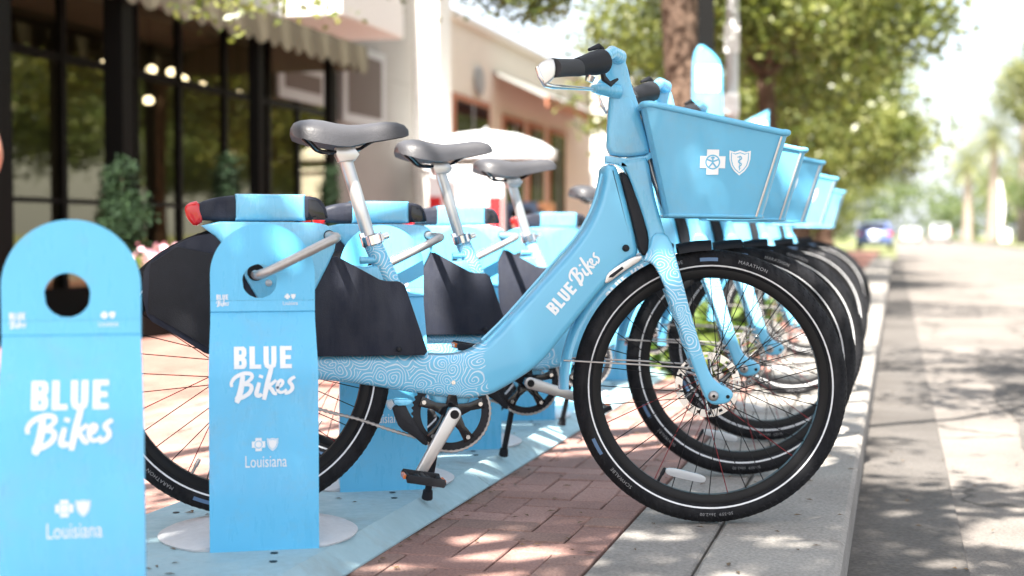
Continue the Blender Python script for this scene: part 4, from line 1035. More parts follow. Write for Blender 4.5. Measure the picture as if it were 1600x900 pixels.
# unseen oak behind the camera; leaf clumps set along sun rays to shade chosen points
TN = Vector((-3.6, -1.6, 0)); blN = []
random.seed(11)
shade_targets = [(-1.25, 3.1, .95, .28), (-1.05, 3.15, .95, .25), (-1.2, 1.95, .15, .35), (-1.35, 2.0, .55, .35), (-1.1, 1.95, .5, .3), (-1.4, 1.9, .3, .3), (-1.1, 2.2, 0, .4), (-1.45, 2.25, 0, .4), (-1.2, 2.6, 0, .4), (-1.5, 2.7, 0, .35), (-1.3, 2.4, 0, .45), (-1.0, 2.5, 0, .35), (-1.3, 2.95, 0, .3), (-1.15, 2.0, .3, .4), (-1.45, 2.1, .35, .35), (-1.25, 2.55, .45, .3), (1.0, 8.9, -.1, .6), (2.0, 9.5, -.1, .7), (.5, 10.0, -.1, .6), (1.5, 10.6, -.1, .7), (2.9, 10.1, -.1, .7), (1.0, 7.8, -.1, .4), (2.4, 7.3, -.1, .5), (.3, 9.0, -.1, .4), (1.9, 5.4, -.1, .5), (-1.35, 1.95, .25, .42), (-1.3, 1.9, .1, .4), (-1.2, 2.65, .2, .35), (-.9, 3.2, .45, .45), (-.55, 3.4, .6, .45), (-.2, 3.5, .5, .4), (-1.25, 3.05, .8, .4), (-.25, 3.55, 1.0, .33), (.75, 2.3, -.1, .6), (.4, 3.0, -.1, .5), (-1.3, 1.85, .5, .55), (-1.25, 2.3, .55, .45), (-.42, 3.35, .9, .36), (-.1, 3.4, .95, .30), (.35, 2.4, -.1, .6), (.95, 3.0, -.1, .6), (.5, 3.5, -.1, .5), (1.2, 4.3, -.1, .55), (.4, 4.6, -.1, .35), (-.25, 2.9, 0, .45), (-1.3, 2.1, .4, .55), (-1.3, 2.75, .45, .50), (-1.0, 3.1, .7, .55), (-.5, 3.35, .6, .60), (-.2, 3.3, .2, .5), (-1.35, 3.3, .3, .35), (-.45, 4.1, .95, .36), (-.35, 4.75, .95, .30), (-.7, 2.6, 0, .35), (-.2, 2.5, 0, .6),
           (.8, 2.6, -.1, .65), (.6, 1.8, -.1, .9), (1.1, 3.6, -.1, .5), (-1.9, 2.4, 0, .7), (-2.6, 4.0, 0, .8), (1.4, 5.6, -.1, .7), (.7, 7.6, -.1, .7), (-.8, 4.0, .1, .25), (.2, 3.0, -.1, .4)]
for x, y, z, r_ in shade_targets:
    tt = random.uniform(4.4, 5.6); c_ = Vector((x, y, z)) + sv * tt; blN.append((c_.x - TN.x, c_.y - TN.y, c_.z, r_, r_, r_ * .55, r_ * r_))
gaps = [(-1.42, 3.75, .70, .26), (-1.25, 3.40, .5, .17), (-1.18, 3.75, .95, .2), (-1.40, 4.45, .7, .3), (-1.2, 4.45, .95, .2), (-.48, 4.13, .5, .12), (-.48, 4.85, .5, .14), (-1.35, 3.95, .05, .2),
        (-2.4, 4.6, 0, .55), (-2.1, 3.7, 0, .25), (-.9, 3.05, 0, .09), (-.75, 2.98, 0, .08), (-1.0, 2.72, 0, .09), (-.8, 2.78, 0, .06), (-.25, 4.4, 0, .08), (-.3, 5.0, 0, .2), (-1.5, 2.75, .05, .07), (-1.22, 2.9, .74, .035), (-1.1, 2.95, .68, .03),
        (.35, 4.1, -.12, .16), (.75, 4.25, -.12, .20), (1.1, 4.9, -.12, .22), (.5, 5.1, -.12, .22), (.9, 5.6, -.12, .3), (.4, 6.2, -.12, .25), (.25, 3.45, -.12, .08), (.5, 3.55, -.12, .07), (1.5, 6.4, -.12, .35)]
for i in range(60):
    gx, gy = rng.uniform(-1.1, 1.4), rng.uniform(2.3, 6.2)
    if (gx > -.05 or gy < 3.1 or gy > 4.35) and gx > -.98: gaps.append((gx, gy, 0, rng.uniform(.02, .055)))
gaps += [(-1.22, 2.74, .66, .028), (-1.33, 2.66, .30, .03), (-1.20, 2.72, .18, .026), (-1.30, 2.0, .28, .035), (-1.20, 2.02, .60, .03)]
for i in range(60): gaps.append((rng.uniform(.1, 3.2), rng.uniform(7.2, 11.5), 0, rng.uniform(.05, .16)))
gaps = [(a_ - TN.x, b_ - TN.y, c_, d_) for a_, b_, c_, d_ in gaps]
oak('oak out of frame, its crown shaped to shade the first bicycle, posts and road', TN, .22, 2.6,
    [((b[0] * .95, b[1] * .95, b[2] - .1), .06) for b in blN[::3]], blN, 52000, .09, clump=.15, gaps=gaps)
# street trees further along
def crownset(r_, h0, h1, k):
    out = [(0, 0, (h0 + h1) / 2 + .4, r_ * .85, r_ * .85, (h1 - h0) * .40)]
    for i in range(k):
        a = 2 * PI * i / k + rng.uniform(-.3, .3); out.append((math.cos(a) * r_ * .75, math.sin(a) * r_ * .75, h0 + rng.uniform(.3, 1.8), r_ * .36, r_ * .36, rng.uniform(.5, .9)))
    return out
meB = None
for k, (x, y, s_, hz_, lab) in enumerate([(-1.75, 20.3, 1.0, 2.5, 'second street oak with thinner trunk seen above the front baskets'), (-1.95, 28.4, 1.02, 2.4, 'third street oak in the row, behind the second oak'),
        (-2.2, 37.0, 1.05, 2.3, 'fourth street oak further down the kerb'), (-2.1, 46.3, 1.1, 2.2, 'fifth street oak, its dark trunk just above the last basket'), (-3.0, 58, 1.15, 2.0, 'sixth street oak near the far end of the kerb'), (-4.0, 74, 1.25, 1.8, 'last street oak behind the parked blue car')]):
    if k < 2:
        t_, me = oak(lab, (x, y, 0), .15, 2.9, [((1.6, .4, 4.2), .07), ((-1.5, -.6, 4.4), .07), ((.3, -1.6, 4.6), .06), ((-.4, 1.6, 5), .06)], crownset(2.45, 2.1 if k else 2.25, 7.6, 11), 33000, .14, clump=.30, per=85)
        if k == 1: meB = me
    else:
        t_, _ = oak(lab, (x, y, 0), .17, 2.8, [((1.6, .4, 4.2), .07), ((-1.5, -.6, 4.4), .07)], None, 0, 0, mesh=meB); t_.rotation_euler = (0, 0, k * 1.3)
    t_.scale = (s_, s_, s_)
# trees across the road
meC = leaf_mesh('crown', crownset(4.2, 2.2, 9.5, 9), 22000, .26, .55); meC.materials.append(M['farleaf'])
k = 0
for x, y in [(11, 24), (12, 33), (10.5, 42), (13, 52), (12, 63), (13, 76), (16, 90), (12.5, 108), (19, 118)]:
    lab = ['broad green tree across the road, first beyond the kerb', 'second broad tree across the road', 'third broad tree across the road', 'fourth broad tree across the road', 'fifth broad tree across the road', 'sixth broad tree across the road', 'green tree across the road behind the verge', 'green tree across the road next to the palms', 'green tree furthest right behind the palms'][k]
    t_, _ = oak(lab, (x, y, 0), .22, 3.2, [((2, .5, 5), .09), ((-2, -.6, 5.4), .09)], None, 0, 0, 'trees across the road', mesh=meC); t_.rotation_euler = (0, 0, k * 1.1); t_.scale = (1, 1, .9 + .15 * (k % 3)); k += 1
# far tree masses that close the view down the street
def mass(name, label, blobs, n, size, cl, mat='farleaf'):
    me = leaf_mesh(name, blobs, n, size, cl); o = link_mesh(name, me, mat, None, False); return tag(o, label, 'trees', kind='stuff')
mass('distant_wood', 'far-off mass of green trees closing the end of the street', [(x, 175 + 8 * math.sin(x), 3.2 + h_, 7, 5, 3.6 + h_) for x, h_ in ((-26, 2.0), (-16, 2.6), (-6, 1.3), (2, .2), (10, .6), (17, 1.8), (25, 2.8), (34, 3.8), (44, 3.5))], 26000, .7, 1.1)
mass('hedge_behind_bikes', 'leafy shrubs and trees along the pavement behind the bicycles', [(-4.6 + .3 * math.sin(y), y, .5, .7, 1.2, .5) for y in range(32, 60, 3)] + [(-3.2, y, 1.9, 1.6, 2, 1.4) for y in (58, 66, 74)], 9000, .16, .25, 'oakleaf')
mass('kerb_planting', 'green and yellow grassy plants in the bed beyond the third bicycle', [(-1.0 + .06 * math.sin(y * 3), y, .16, .22, .25, .13) for y in (7.1, 7.5, 7.9, 8.4, 9.0, 9.7)], 2600, .12, .07, 'bedleaf')
# palms
def palm(label, x, y, h, r_=.30, fr=3.0, n=34):
    t = thing('palm_tree', label, 'palm tree', (x, y, -.02), 0, 'palms across the road')
    g = G(); g.add(*tube_g([(0, 0, 0), (.05, .02, h * .3), (0.02, .05, h * .65), (0, 0, h)], [r_ * 1.25, r_, r_ * .9, r_ * .85], 12)); g.obj('trunk', 'palmbark', t, True)
    for i in range(n):
        a = 2.4 * i; el = R(75 - 110 * i / n); g = G(); L_ = fr * rng.uniform(.8, 1.1); prev = Vector((0, 0, h)); d = Vector((math.cos(a) * math.cos(el), math.sin(a) * math.cos(el), math.sin(el))); m_ = 9
        for j in range(m_):
            nx = prev + d * L_ / m_; d = (d + Vector((0, 0, -.16))).normalized(); s_ = d.cross(Vector((0, 0, 1))).normalized(); ll = fr * .26 * math.sin(PI * (j + .8) / (m_ + .6)) + .05
            for sg in (-1, 1):
                for q_ in (0, .5):
                    b_ = prev.lerp(nx, q_); tip = b_ + s_ * sg * ll + d * ll * .5 + Vector((0, 0, -ll * .35)); g.add([b_, b_ + d * .09, tip], [(0, 1, 2)])
            g.add([prev - s_ * .02, prev + s_ * .02, nx + s_ * .02, nx - s_ * .02], [(0, 1, 2, 3)]); prev = nx
        g.obj('frond', 'palmleaf', t, False)
    return t
palm('tallest palm, pale trunk near the right edge of the view', 9.6, 118, 13.0, .42, 4.2)
palm('palm with pale trunk and drooping brown fronds left of the tallest palm', 7.4, 119, 8.6, .42, 4.0)
palm('short palm with pale trunk at the left end of the palms', 6.9, 150, 7.8, .5, 3.6)
palm('low palm with full crown between the pale trunks', 9.3, 140, 5.2, .45, 3.6)
palm('palm half out of frame at the right edge', 12.2, 116, 7.5, .42, 4.0)
mass('pine_crown_mass', 'yellow-green pine foliage at the upper right edge of the view', [(8.6, 108, 12.0, 1.4, 1.4, .9), (7.9, 108, 10.3, 1.3, 1.3, .8), (9.4, 108, 9.4, 1.6, 1.6, .9), (10.0, 108, 13.8, 1.3, 1.3, 1.4), (9.9, 108, 11.2, 1.5, 1.5, 1.0)], 5000, .34, .5, 'palmleaf')

# ------------------------------------------------------------------ buildings
M['dark'] = pbr('dark_bronze', (.003, .003, .003), .6, 0, spec=.12)
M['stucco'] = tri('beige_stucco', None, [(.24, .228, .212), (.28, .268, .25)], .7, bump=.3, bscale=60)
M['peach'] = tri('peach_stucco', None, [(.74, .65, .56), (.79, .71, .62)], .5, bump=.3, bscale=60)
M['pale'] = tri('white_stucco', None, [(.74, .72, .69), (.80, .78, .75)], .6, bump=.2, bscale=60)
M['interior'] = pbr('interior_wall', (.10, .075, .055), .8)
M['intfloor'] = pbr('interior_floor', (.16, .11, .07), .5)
M['canvas'] = pbr('awning_canvas', (.24, .25, .235), .85, 0, 0, .06, 3)
M['valance'] = pbr('awning_valance', (.16, .145, .10), .85, 0, 0, .10, 3)
M['soffit'] = pbr('soffit', (.08, .06, .05), .8)
M['frame'] = pbr('grey_frame', (.34, .34, .35), .5)
M['terracotta'] = pbr('terracotta', (.42, .17, .10), .7)
m, N, L, b = new_mat('window_glass')
b.inputs['Base Color'].default_value = (.02, .022, .02, 1); b.inputs['Roughness'].default_value = .0; b.inputs['Metallic'].default_value = 0
gl = N.new('ShaderNodeBsdfGlossy'); gl.inputs['Roughness'].default_value = .02; gl.inputs[0].default_value = (.92, .84, .58, 1)
tr = N.new('ShaderNodeBsdfTransparent'); tr.inputs[0].default_value = (.75, .75, .72, 1)
lw = N.new('ShaderNodeFresnel'); lw.inputs[0].default_value = 2.6
mx = N.new('ShaderNodeMixShader'); L.new(lw.outputs[0], mx.inputs[0]); L.new(tr.outputs[0], mx.inputs[1]); L.new(gl.outputs[0], mx.inputs[2]); L.new(mx.outputs[0], N['Material Output'].inputs[0])
M['glass'] = m
M['lampglow'], N, L, b = new_mat('lamp_glow')
b.inputs['Emission Color'].default_value = (1, .80, .48, 1); b.inputs['Emission Strength'].default_value = 1.6
XF = -6.5
shop = thing('shop_building', 'single-storey shop with dark framed display windows behind the bike row on the left', 'building', (XF, 10, 0))
sy = -10.0
def sb(name, x0, x1, y0, y1, z0, z1, mat, par=None, bb=0): return box(name, x0, x1, y0 + sy, y1 + sy, z0, z1, mat, par or shop, bb)
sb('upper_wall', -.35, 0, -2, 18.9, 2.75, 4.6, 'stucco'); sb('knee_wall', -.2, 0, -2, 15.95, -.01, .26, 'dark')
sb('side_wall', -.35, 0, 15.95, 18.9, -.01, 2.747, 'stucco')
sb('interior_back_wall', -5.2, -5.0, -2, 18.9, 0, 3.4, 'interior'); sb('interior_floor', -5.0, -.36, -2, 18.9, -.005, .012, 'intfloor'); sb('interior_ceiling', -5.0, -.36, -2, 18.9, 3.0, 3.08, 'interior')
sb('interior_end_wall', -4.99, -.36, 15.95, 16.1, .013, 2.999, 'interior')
sb('roof', -9, -.03, -2, 19.4, 4.603, 4.75, 'stucco')
edges = [1.6, 3.1, 4.6, 6.0, 7.2, 8.35, 9.42, 10.16, 11.3, 12.09, 13.03, 14.05, 14.83, 15.9]
for a, c in zip(edges[:-1], edges[1:]):
    wn = sb('window', -.02, .03, a - .035, a + .035, .263, 2.747, 'dark')
    pd('pane', [(.0, a + .035 + sy, .263), (.0, c - .035 + sy, .263), (.0, c - .035 + sy, 2.747), (.0, a + .035 + sy, 2.747)], [(0, 1, 2, 3)], 'glass', wn, False)
    sb('transom_rail', -.018, .022, a + .036, c - .036, .945, .985, 'dark', wn); sb('window_head', -.018, .022, a + .036, c - .036, 2.08, 2.15, 'dark', wn)
sb('window_frame_end', -.02, .03, 15.865, 15.945, .263, 2.747, 'dark')
# canopy slab and white pier at the end of the shop
sb('canopy', .003, .75, 14.3, 16.3, 3.05, 3.60, 'pale', bb=.01); 
sb('pier', -.2, .33, 18.91, 19.5, -.01, 4.597, 'pale')
for y0, y1, z0, z1 in ((16.05, 17.5, 2.05, 3.02), (14.2, 15.5, 2.18, 2.60)):
    fr_ = sb('notice_frame', .034, .075, y0, y1, z0, z1, 'frame'); sb('notice_panel', .076, .080, y0 + .14, y1 - .14, z0 + .12, z1 - .10, 'soffit', fr_)
# awning
aw = thing('awning', 'khaki scalloped canvas awning over the shop windows on dark posts', 'awning', (XF, 10, 0))
A0, A1, AX = 1.5, 14.1, 1.1
g = G(); g.add(*box_g(-.0, .0, 0, 0, 0, 0)); g = G()
g.v = [(.003, A0 + sy, 2.98), (AX, A0 + sy, 2.655), (AX, A1 + sy, 2.655), (.003, A1 + sy, 2.98), (.003, A0 + sy, 2.955), (AX, A0 + sy, 2.63), (AX, A1 + sy, 2.63), (.003, A1 + sy, 2.955)]
g.f = [(0, 1, 2, 3), (7, 6, 5, 4), (0, 4, 5, 1), (1, 5, 6, 2), (2, 6, 7, 3), (3, 7, 4, 0)]; g.obj('canopy_canvas', 'canvas', aw, False)
g = G(); ns = 46; sw = (A1 - A0) / ns
for i in range(ns * 8 + 1):
    y = A0 + sy + i * sw / 8; z = 2.44 - .075 * math.sin(PI * (i % 8) / 8) ; xx = AX + .012 + .010 * math.sin(i * .45)
    g.v += [(xx, y, 2.66), (xx + .01, y, z), (xx + .004, y, 2.66), (xx + .014, y, z)]
    if i:
        k = len(g.v) - 8; g.f += [(k, k + 1, k + 5, k + 4), (k + 2, k + 6, k + 7, k + 3)]
g.obj('valance', 'valance', aw, False)
for yy in (A0, A1):
    pd('end_flap', [(.003, yy + sy, 2.98), (AX, yy + sy, 2.655), (AX, yy + sy, 2.42), (.003, yy + sy, 2.42)], [(0, 1, 2, 3)], 'valance', aw, False)
for y, w_ in ((7.82, .085), (9.34, .075), (11.66, .05), (13.35, .04)):
    box('awning_post', AX - .10 - w_, AX - .10 + w_, y + sy - w_, y + sy + w_, 0, 2.64, 'dark', aw, .006)
tube('awning_rail', [(AX - .1, A0 + sy, 2.60), (AX - .1, A1 + sy, 2.60)], .03, 'dark', aw, 8)
# pendant lamps inside the shop
lamps = [(12.66, 2.39, 'leftmost hanging lamp seen through the shop window'), (13.50, 2.11, 'lowest and dimmest hanging lamp in the shop'), (13.57, 2.44, 'second hanging lamp from the left in the shop'), (14.0, 2.46, 'hanging lamp right of the thick awning post'), (14.26, 2.41, 'middle hanging lamp in the shop'), (14.70, 2.38, 'brightest oval hanging lamp in the shop'), (15.63, 2.37, 'rightmost hanging lamp in the shop')]
for y, z, lab in lamps:
    t_ = thing('pendant_lamp', lab, 'lamp', (-7.6, y, z), 0, 'hanging lamps inside the shop')
    pd('bulb', *lathe_z([(.0, -.045), (.035, -.04), (.055, -.01), (.04, .025), (.0, .04)], 16), 'lampglow', t_, True)
    tube('cord', [(0, 0, .05), (0, 0, 3.0 - z)], .006, 'dark', t_, 6)
# peach building beyond
pb = thing('peach_building', 'peach stucco building with red-trimmed grey awning beyond the white pier', 'building', (XF, 19.9, 0))
box('front_wall', -6, -.02, 0, 11.0, -.01, 3.95, 'peach', pb)
box('parapet', -6.05, .04, -.02, 11.0, 3.953, 4.08, 'peach', pb)
for y0, y1, z0, z1 in ((.75, 2.75, .9, 2.85), (3.6, 5.0, .5, 2.75), (5.3, 6.5, .5, 2.75), (6.9, 8.3, .2, 2.75)):
    w_ = box('window', -.018, .02, y0, y1, z0, z1, 'terracotta', pb); box('pane', .021, .026, y0 + .1, y1 - .1, z0 + .1, z1 - .1, 'gloss', w_); box('glazing_bar', .027, .035, (y0 + y1) / 2 - .03, (y0 + y1) / 2 + .03, z0 + .1, z1 - .1, 'frame', w_)
g = G(); g.add([(.0, 3.0, 3.42), (.0, 9.2, 3.42), (.9, 9.2, 2.98), (.9, 3.0, 2.98), (0, 3.0, 3.38), (0, 9.2, 3.38), (.9, 9.2, 2.94), (.9, 3.0, 2.94)], [(0, 1, 2, 3), (7, 6, 5, 4), (3, 2, 6, 7), (0, 3, 7, 4), (1, 5, 6, 2)]); a_ = g.obj('awning_canvas', 'canvas', pb, False)
box('awning_trim', .90, .93, 3.0, 9.2, 2.80, 2.99, 'terracotta', pb)
vs, fs = lathe_y([(0, -.02), (.22, -.02), (.24, 0), (.22, .02), (0, .02)], 24); o = pd('round_sign', [(y * -1 + .03, x + 2.1, z + 3.15) for x, y, z in vs], fs, 'frame', pb, True)
wb = thing('white_building', 'sunlit white building at the end of the shops', 'building', (-10, 38, 0)); box('wall', -2, 5.2, 0, 14, -.01, 4.6, 'pale', wb); box('parapet', -2.1, 5.3, -.1, 14.1, 4.603, 4.9, 'pale', wb)
for xx in (-1.0, 1.0, 3.0): w_ = box('window', xx, xx + 1.1, -.03, -.003, 1.0, 2.4, 'frame', wb); box('pane', xx + .08, xx + 1.02, -.04, -.0305, 1.08, 2.32, 'gloss', w_)

# ------------------------------------------------------------------ plants by the shop
def topiary(label, x, y, h, w_):
    t = thing('topiary', label, 'shrub', (x, y, 0), 0, 'clipped topiary shrubs in front of the shop')
    pd('planter', *lathe_z([(0, 0), (.16, 0), (.21, .30), (.23, .32), (.23, .36), (.20, .36), (0, .34)], 20), 'dark', t, True)
    bl = []; nb = 12
    for i in range(nb):
        f_ = i / (nb - 1); r_ = w_ * (1 - f_ * .72); a = f_ * 4 * PI
        bl.append((math.cos(a) * r_ * .22, math.sin(a) * r_ * .22, .42 + (h - .5) * f_, r_ * .75, r_ * .75, .11))
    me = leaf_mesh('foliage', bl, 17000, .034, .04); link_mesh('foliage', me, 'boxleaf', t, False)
    tube('stem', [(0, 0, .3), (0, 0, h - .1)], .02, 'bark', t, 8)
topiary('dark green spiral topiary at the left, largest in the picture', -5.2, 8.86, 1.27, .25)
topiary('clipped cone shrub behind the cowl of the nearest bicycle', -5.3, 10.68, 1.38, .19)
topiary('clipped rounded shrub just left of the beige wall', -5.3, 12.88, 1.33, .17)
fb = thing('flower_planter', 'planter of pink flowers at the foot of the topiary', 'planter', (-5.0, 9.05, 0)); box('trough', -.16, .16, -.55, .75, 0, .38, 'dark', fb, .01)
me = leaf_mesh('leaves', [(0, y_, .44, .16, .22, .09) for y_ in (-.4, -.1, .2, .5)], 2600, .045, .05); link_mesh('leaves', me, 'bedleaf', fb, False)
M['petal'] = pbr('petal', (.75, .42, .50), .6)
me = leaf_mesh('flowers', [(.04, y_, .53, .14, .2, .05) for y_ in (-.3, .1, .5)], 420, .055, .05, .9); link_mesh('flowers', me, 'petal', fb, False, 'stuff')

# ------------------------------------------------------------------ kiosk, pole, signs
kz = thing('hire_station_totem', 'tall blue totem with a white panel beside the thick oak trunk', 'kiosk', (-1.42, 11.06, 0), R(15))
slab('panel', [(-.115, 0), (.115, 0), (.115, 1.9), (.095, 2.02), (.03, 2.10), (-.06, 2.16), (-.10, 2.10), (-.115, 1.98)], .05, 'post', kz, .012, 3)
pd('poster', *box_g(-.09, .085, -.056, -.052, 1.80, 1.99), 'white', kz, False)
box('solar_mast', -.06, .06, .06, .14, 0, 3.4, 'dark', kz, .01)
M['orangebox'] = pbr('faded_orange', (.62, .33, .16), .5)
sg = thing('blue_console', 'small blue wedge-topped console behind the near baskets', 'kiosk', (-1.08, 11.3, 0), R(15))
slab('console_body', [(-.10, 0), (.09, 0), (.09, 1.66), (-.12, 1.55)], .12, 'blue', sg, .01, 3, sm=0); pd('console_panel', *box_g(-.03, .07, -.126, -.121, 1.44, 1.57), 'white', sg, False)
pl = thing('utility_pole', 'slim white pole right of the blue totem', 'pole', (-1.46, 13.15, 0)); tube('mast', [(0, 0, 0), (0, 0, 5.5)], .055, 'flange', pl, 16); box('meter_box', -.07, .07, -.13, -.056, 1.78, 1.98, 'white', pl, .01); box('notice_plate', -.07, .07, -.062, -.056, 2.35, 2.62, 'white', pl)
fs_ = thing('feather_banner', 'white feather banner with orange top on the verge between the palms', 'banner', (8.2, 137.0, -.02)); fs_.scale = (1.15, 1, 1.25); tube('mast', [(0, 0, 0), (0, 0, 5.4)], .05, 'flange', fs_, 8)
slab('banner_cloth', [(-.1, .9), (.9, .9), (1.15, 2.2), (.95, 4.1), (.6, 4.9), (0, 4.9)], .02, 'white', fs_, .004, 1); slab('banner_top', [(0, 4.91), (.6, 4.91), (.35, 5.6), (.05, 5.7)], .02, 'orange', fs_, .004, 1)
box('banner_base', .0, 1.6, -.3, .3, 0, .9, 'white', fs_, .05)
for (x, y, mt, lab) in ((-5.1, 19.6, 'patchblue', 'blue newspaper box on the pavement by the peach building'), (-4.95, 19.7, 'orangebox', 'orange newspaper box on the pavement by the peach building')):
    nb_ = thing('newspaper_box', lab, 'box', (x, y, 0)); box('cabinet', -.22, .22, -.2, .2, .35, 1.15, mt, nb_, .02); box('display_window', -.16, .16, -.206, -.2015, .72, 1.05, 'gloss', nb_); box('stand', -.15, .15, -.14, .14, 0, .348, 'dark', nb_)

# ------------------------------------------------------------------ cars
M['carwhite'] = pbr('car_white', (.80, .80, .80), .25, 0, 1.0); M['carblue'] = pbr('car_blue', (.09, .13, .30), .25, .2, 1.0); M['carsilver'] = pbr('car_silver', (.60, .61, .63), .28, .5, 1.0)
def car(label, x, y, rz, paint, h=1.48, L_=4.5, w=1.82, zbase=-.12):
    t = thing('parked_car', label, 'car', (x, y, zbase), rz, 'cars')
    k = h / 1.48
    # +y is the front; the rear faces the camera
    body = [(-L_ / 2, .35), (-L_ / 2 - .02, .62), (-L_ / 2 + .05, .98), (-L_ / 2 + .25, 1.02), (L_ * .20, .98), (L_ * .42, .86), (L_ / 2, .70), (L_ / 2 + .02, .40), (L_ / 2 - .15, .22), (-L_ / 2 + .15, .22)]
    def lat(name, poly, half, mat, par, r_, taper=None, sm=2):
        vs, fs = slab_g(chaikin([(a, b * k) for a, b in poly], sm), half, r_, 4, 0, taper); return pd(name, [(yy, xx, zz) for xx, yy, zz in vs], [tuple(reversed(f)) for f in fs], mat, par, True)
    lat('body', body, w / 2, paint, t, .12)
    cab = [(-L_ / 2 + .10, .98), (-L_ / 2 + .42, 1.36), (-L_ / 2 + .75, 1.47), (.35, 1.46), (.72, 1.34), (L_ * .27, .98)]
    tp = lambda xx, zz: 1 - .16 * max(0, min(1, (zz - .98 * k) / (.5 * k)))
    cabo = lat('cabin', cab, w / 2 - .05, paint, t, .10, tp)
    lat('side_glass', [(-L_ / 2 + .38, 1.03), (-L_ / 2 + .58, 1.30), (-.2, 1.38), (.40, 1.37), (L_ * .22, 1.03)], w / 2 - .045, 'gloss', cabo, .02, tp, 1)
    g = G(); g.add([(-.62, -L_ / 2 + .135, 1.06 * k), (.62, -L_ / 2 + .135, 1.06 * k), (.55, -L_ / 2 + .40, 1.36 * k), (-.55, -L_ / 2 + .40, 1.36 * k)], [(0, 1, 2, 3)]); g.obj('rear_window', 'gloss', cabo, False)
    for sx in (-1, 1):
        box('tail_lamp', sx * w * .42 - .11, sx * w * .42 + .11, -L_ / 2 - .045, -L_ / 2 + .06, .74 * k, .93 * k, 'red', t, .02)
        box('headlamp', sx * w * .38 - .15, sx * w * .38 + .15, L_ / 2 - .14, L_ / 2 + .03, .62 * k, .76 * k, 'clear', t, .02)
        for yy in (-L_ * .30, L_ * .30):
            vs, fs = lathe_y([(.0, -.11), (.19, -.11), (.21, -.12), (.32, -.115), (.335, -.08), (.335, .08), (.32, .11), (0, .11)], 28)
            wh = pd('wheel', [(y_, x_, z_) for x_, y_, z_ in vs], fs, 'rubber', t, True); wh.location = (sx * (w / 2 - .10), yy, .335)
            vs, fs = lathe_y([(.0, -.125), (.08, -.13), (.19, -.122), (.2, -.11), (0, -.11)], 20); pd('wheel_rim', [(y_ * -sx if sx > 0 else y_, x_, z_) for x_, y_, z_ in vs], fs, 'alu', wh, True)
        box('wing_mirror', sx * (w / 2 + .03) - .08, sx * (w / 2 + .03) + .08, .55, .68, 1.0 * k, 1.12 * k, paint, t, .02)
    box('number_plate', -.26, .26, -L_ / 2 - .05, -L_ / 2 - .01, .50 * k, .62 * k, 'white', t)
    return t
um = thing('patio_umbrella', 'open white patio umbrella in the sun above the white cart', 'umbrella', (-5.6, 19.35, 0))
g = G(); K = 8
for r_, z_ in ((0, 2.16), (.45, 2.10), (.80, 1.98), (1.02, 1.84), (1.02, 1.74)):
    for i in range(K * 4):
        a = 2 * PI * i / (K * 4); sag = 1 - .05 * abs(math.sin(a * K / 2)) * 1.0; g.v.append((r_ * sag * math.cos(a), r_ * sag * math.sin(a), z_))
for k in range(4):
    for i in range(K * 4): j = (i + 1) % (K * 4); g.f.append((k * K * 4 + i, (k + 1) * K * 4 + i, (k + 1) * K * 4 + j, k * K * 4 + j))
g.obj('umbrella_canopy', 'white', um, True); tube('mast', [(0, 0, 0), (0, 0, 2.2)], .025, 'flange', um, 10); pd('umbrella_base', *lathe_z([(0, 0), (.28, 0), (.28, .06), (.05, .09), (0, .09)], 24), 'flange', um, True)
ct = thing('vending_cart', 'white vending cart with red side panels under the umbrella', 'cart', (-5.62, 18.5, 0), R(12))
box('cabinet', -.50, .50, -.35, .35, .28, 1.55, 'white', ct, .04); box('counter', -.55, .55, -.40, .40, 1.553, 1.60, 'white', ct, .01)
for sx in (-1, 1): box('side_panel', sx * .40 - .09, sx * .40 + .09, -.362, -.352, .75, 1.20, 'red', ct)
for sx in (-1, 1):
    vs, fs = lathe_y([(0, -.03), (.2, -.03), (.22, 0), (.2, .03), (0, .03)], 24); o = pd('wheel', [(y, x, z) for x, y, z in vs], fs, 'rubber', ct, True); o.location = (sx * .53, 0, .22)
car('dark blue car parked by the kerb far down the street', -1.1, 80, 0, 'carblue', 1.5, 4.5, 1.85)
car('distant white car on the road, nearer the kerb side', 1.4, 150, 0, 'carwhite', 1.5); car('distant white car on the road, right of the other', 4.2, 148, 0, 'carsilver', 1.9, 4.6, 1.95)

# ------------------------------------------------------------------ person at the left edge
M['skin'] = pbr('skin', (.42, .20, .13), .5); M['shirt'] = pbr('grey_shirt', (.16, .17, .19), .85, 0, 0, .1, 6); M['trouser'] = pbr('dark_trousers', (.035, .04, .055), .85); M['hair'] = pbr('hair', (.03, .02, .015), .6); M['shoe'] = pbr('shoe', (.05, .045, .04), .6)
def skin_fig(name, pts, edges, mat, parent, sub_=2, root=0):
    me = bpy.data.meshes.new(name); me.from_pydata([p[:3] for p in pts], edges, []); o = bpy.data.objects.new(name, me); C.objects.link(o)
    sk = o.modifiers.new('skin', 'SKIN'); sk.use_smooth_shade = True
    for i, p in enumerate(pts):
        sv_ = me.skin_vertices[0].data[i]; r_ = p[3]; sv_.radius = (r_ if not isinstance(r_, tuple) else r_[0], r_ if not isinstance(r_, tuple) else r_[1]); sv_.use_root = (i == root)
    ss_ = o.modifiers.new('subsurf', 'SUBSURF'); ss_.levels = sub_; ss_.render_levels = sub_
    dg = bpy.context.evaluated_depsgraph_get(); m2 = bpy.data.meshes.new_from_object(o.evaluated_get(dg)); bpy.data.objects.remove(o)
    m2.materials.clear(); m2.name = name
    return link_mesh(name, m2, mat, parent, True)
pe = thing('person', 'person in a grey shirt with hand on hip at the left edge', 'person', (-4.22, 5.60, 0), R(12))
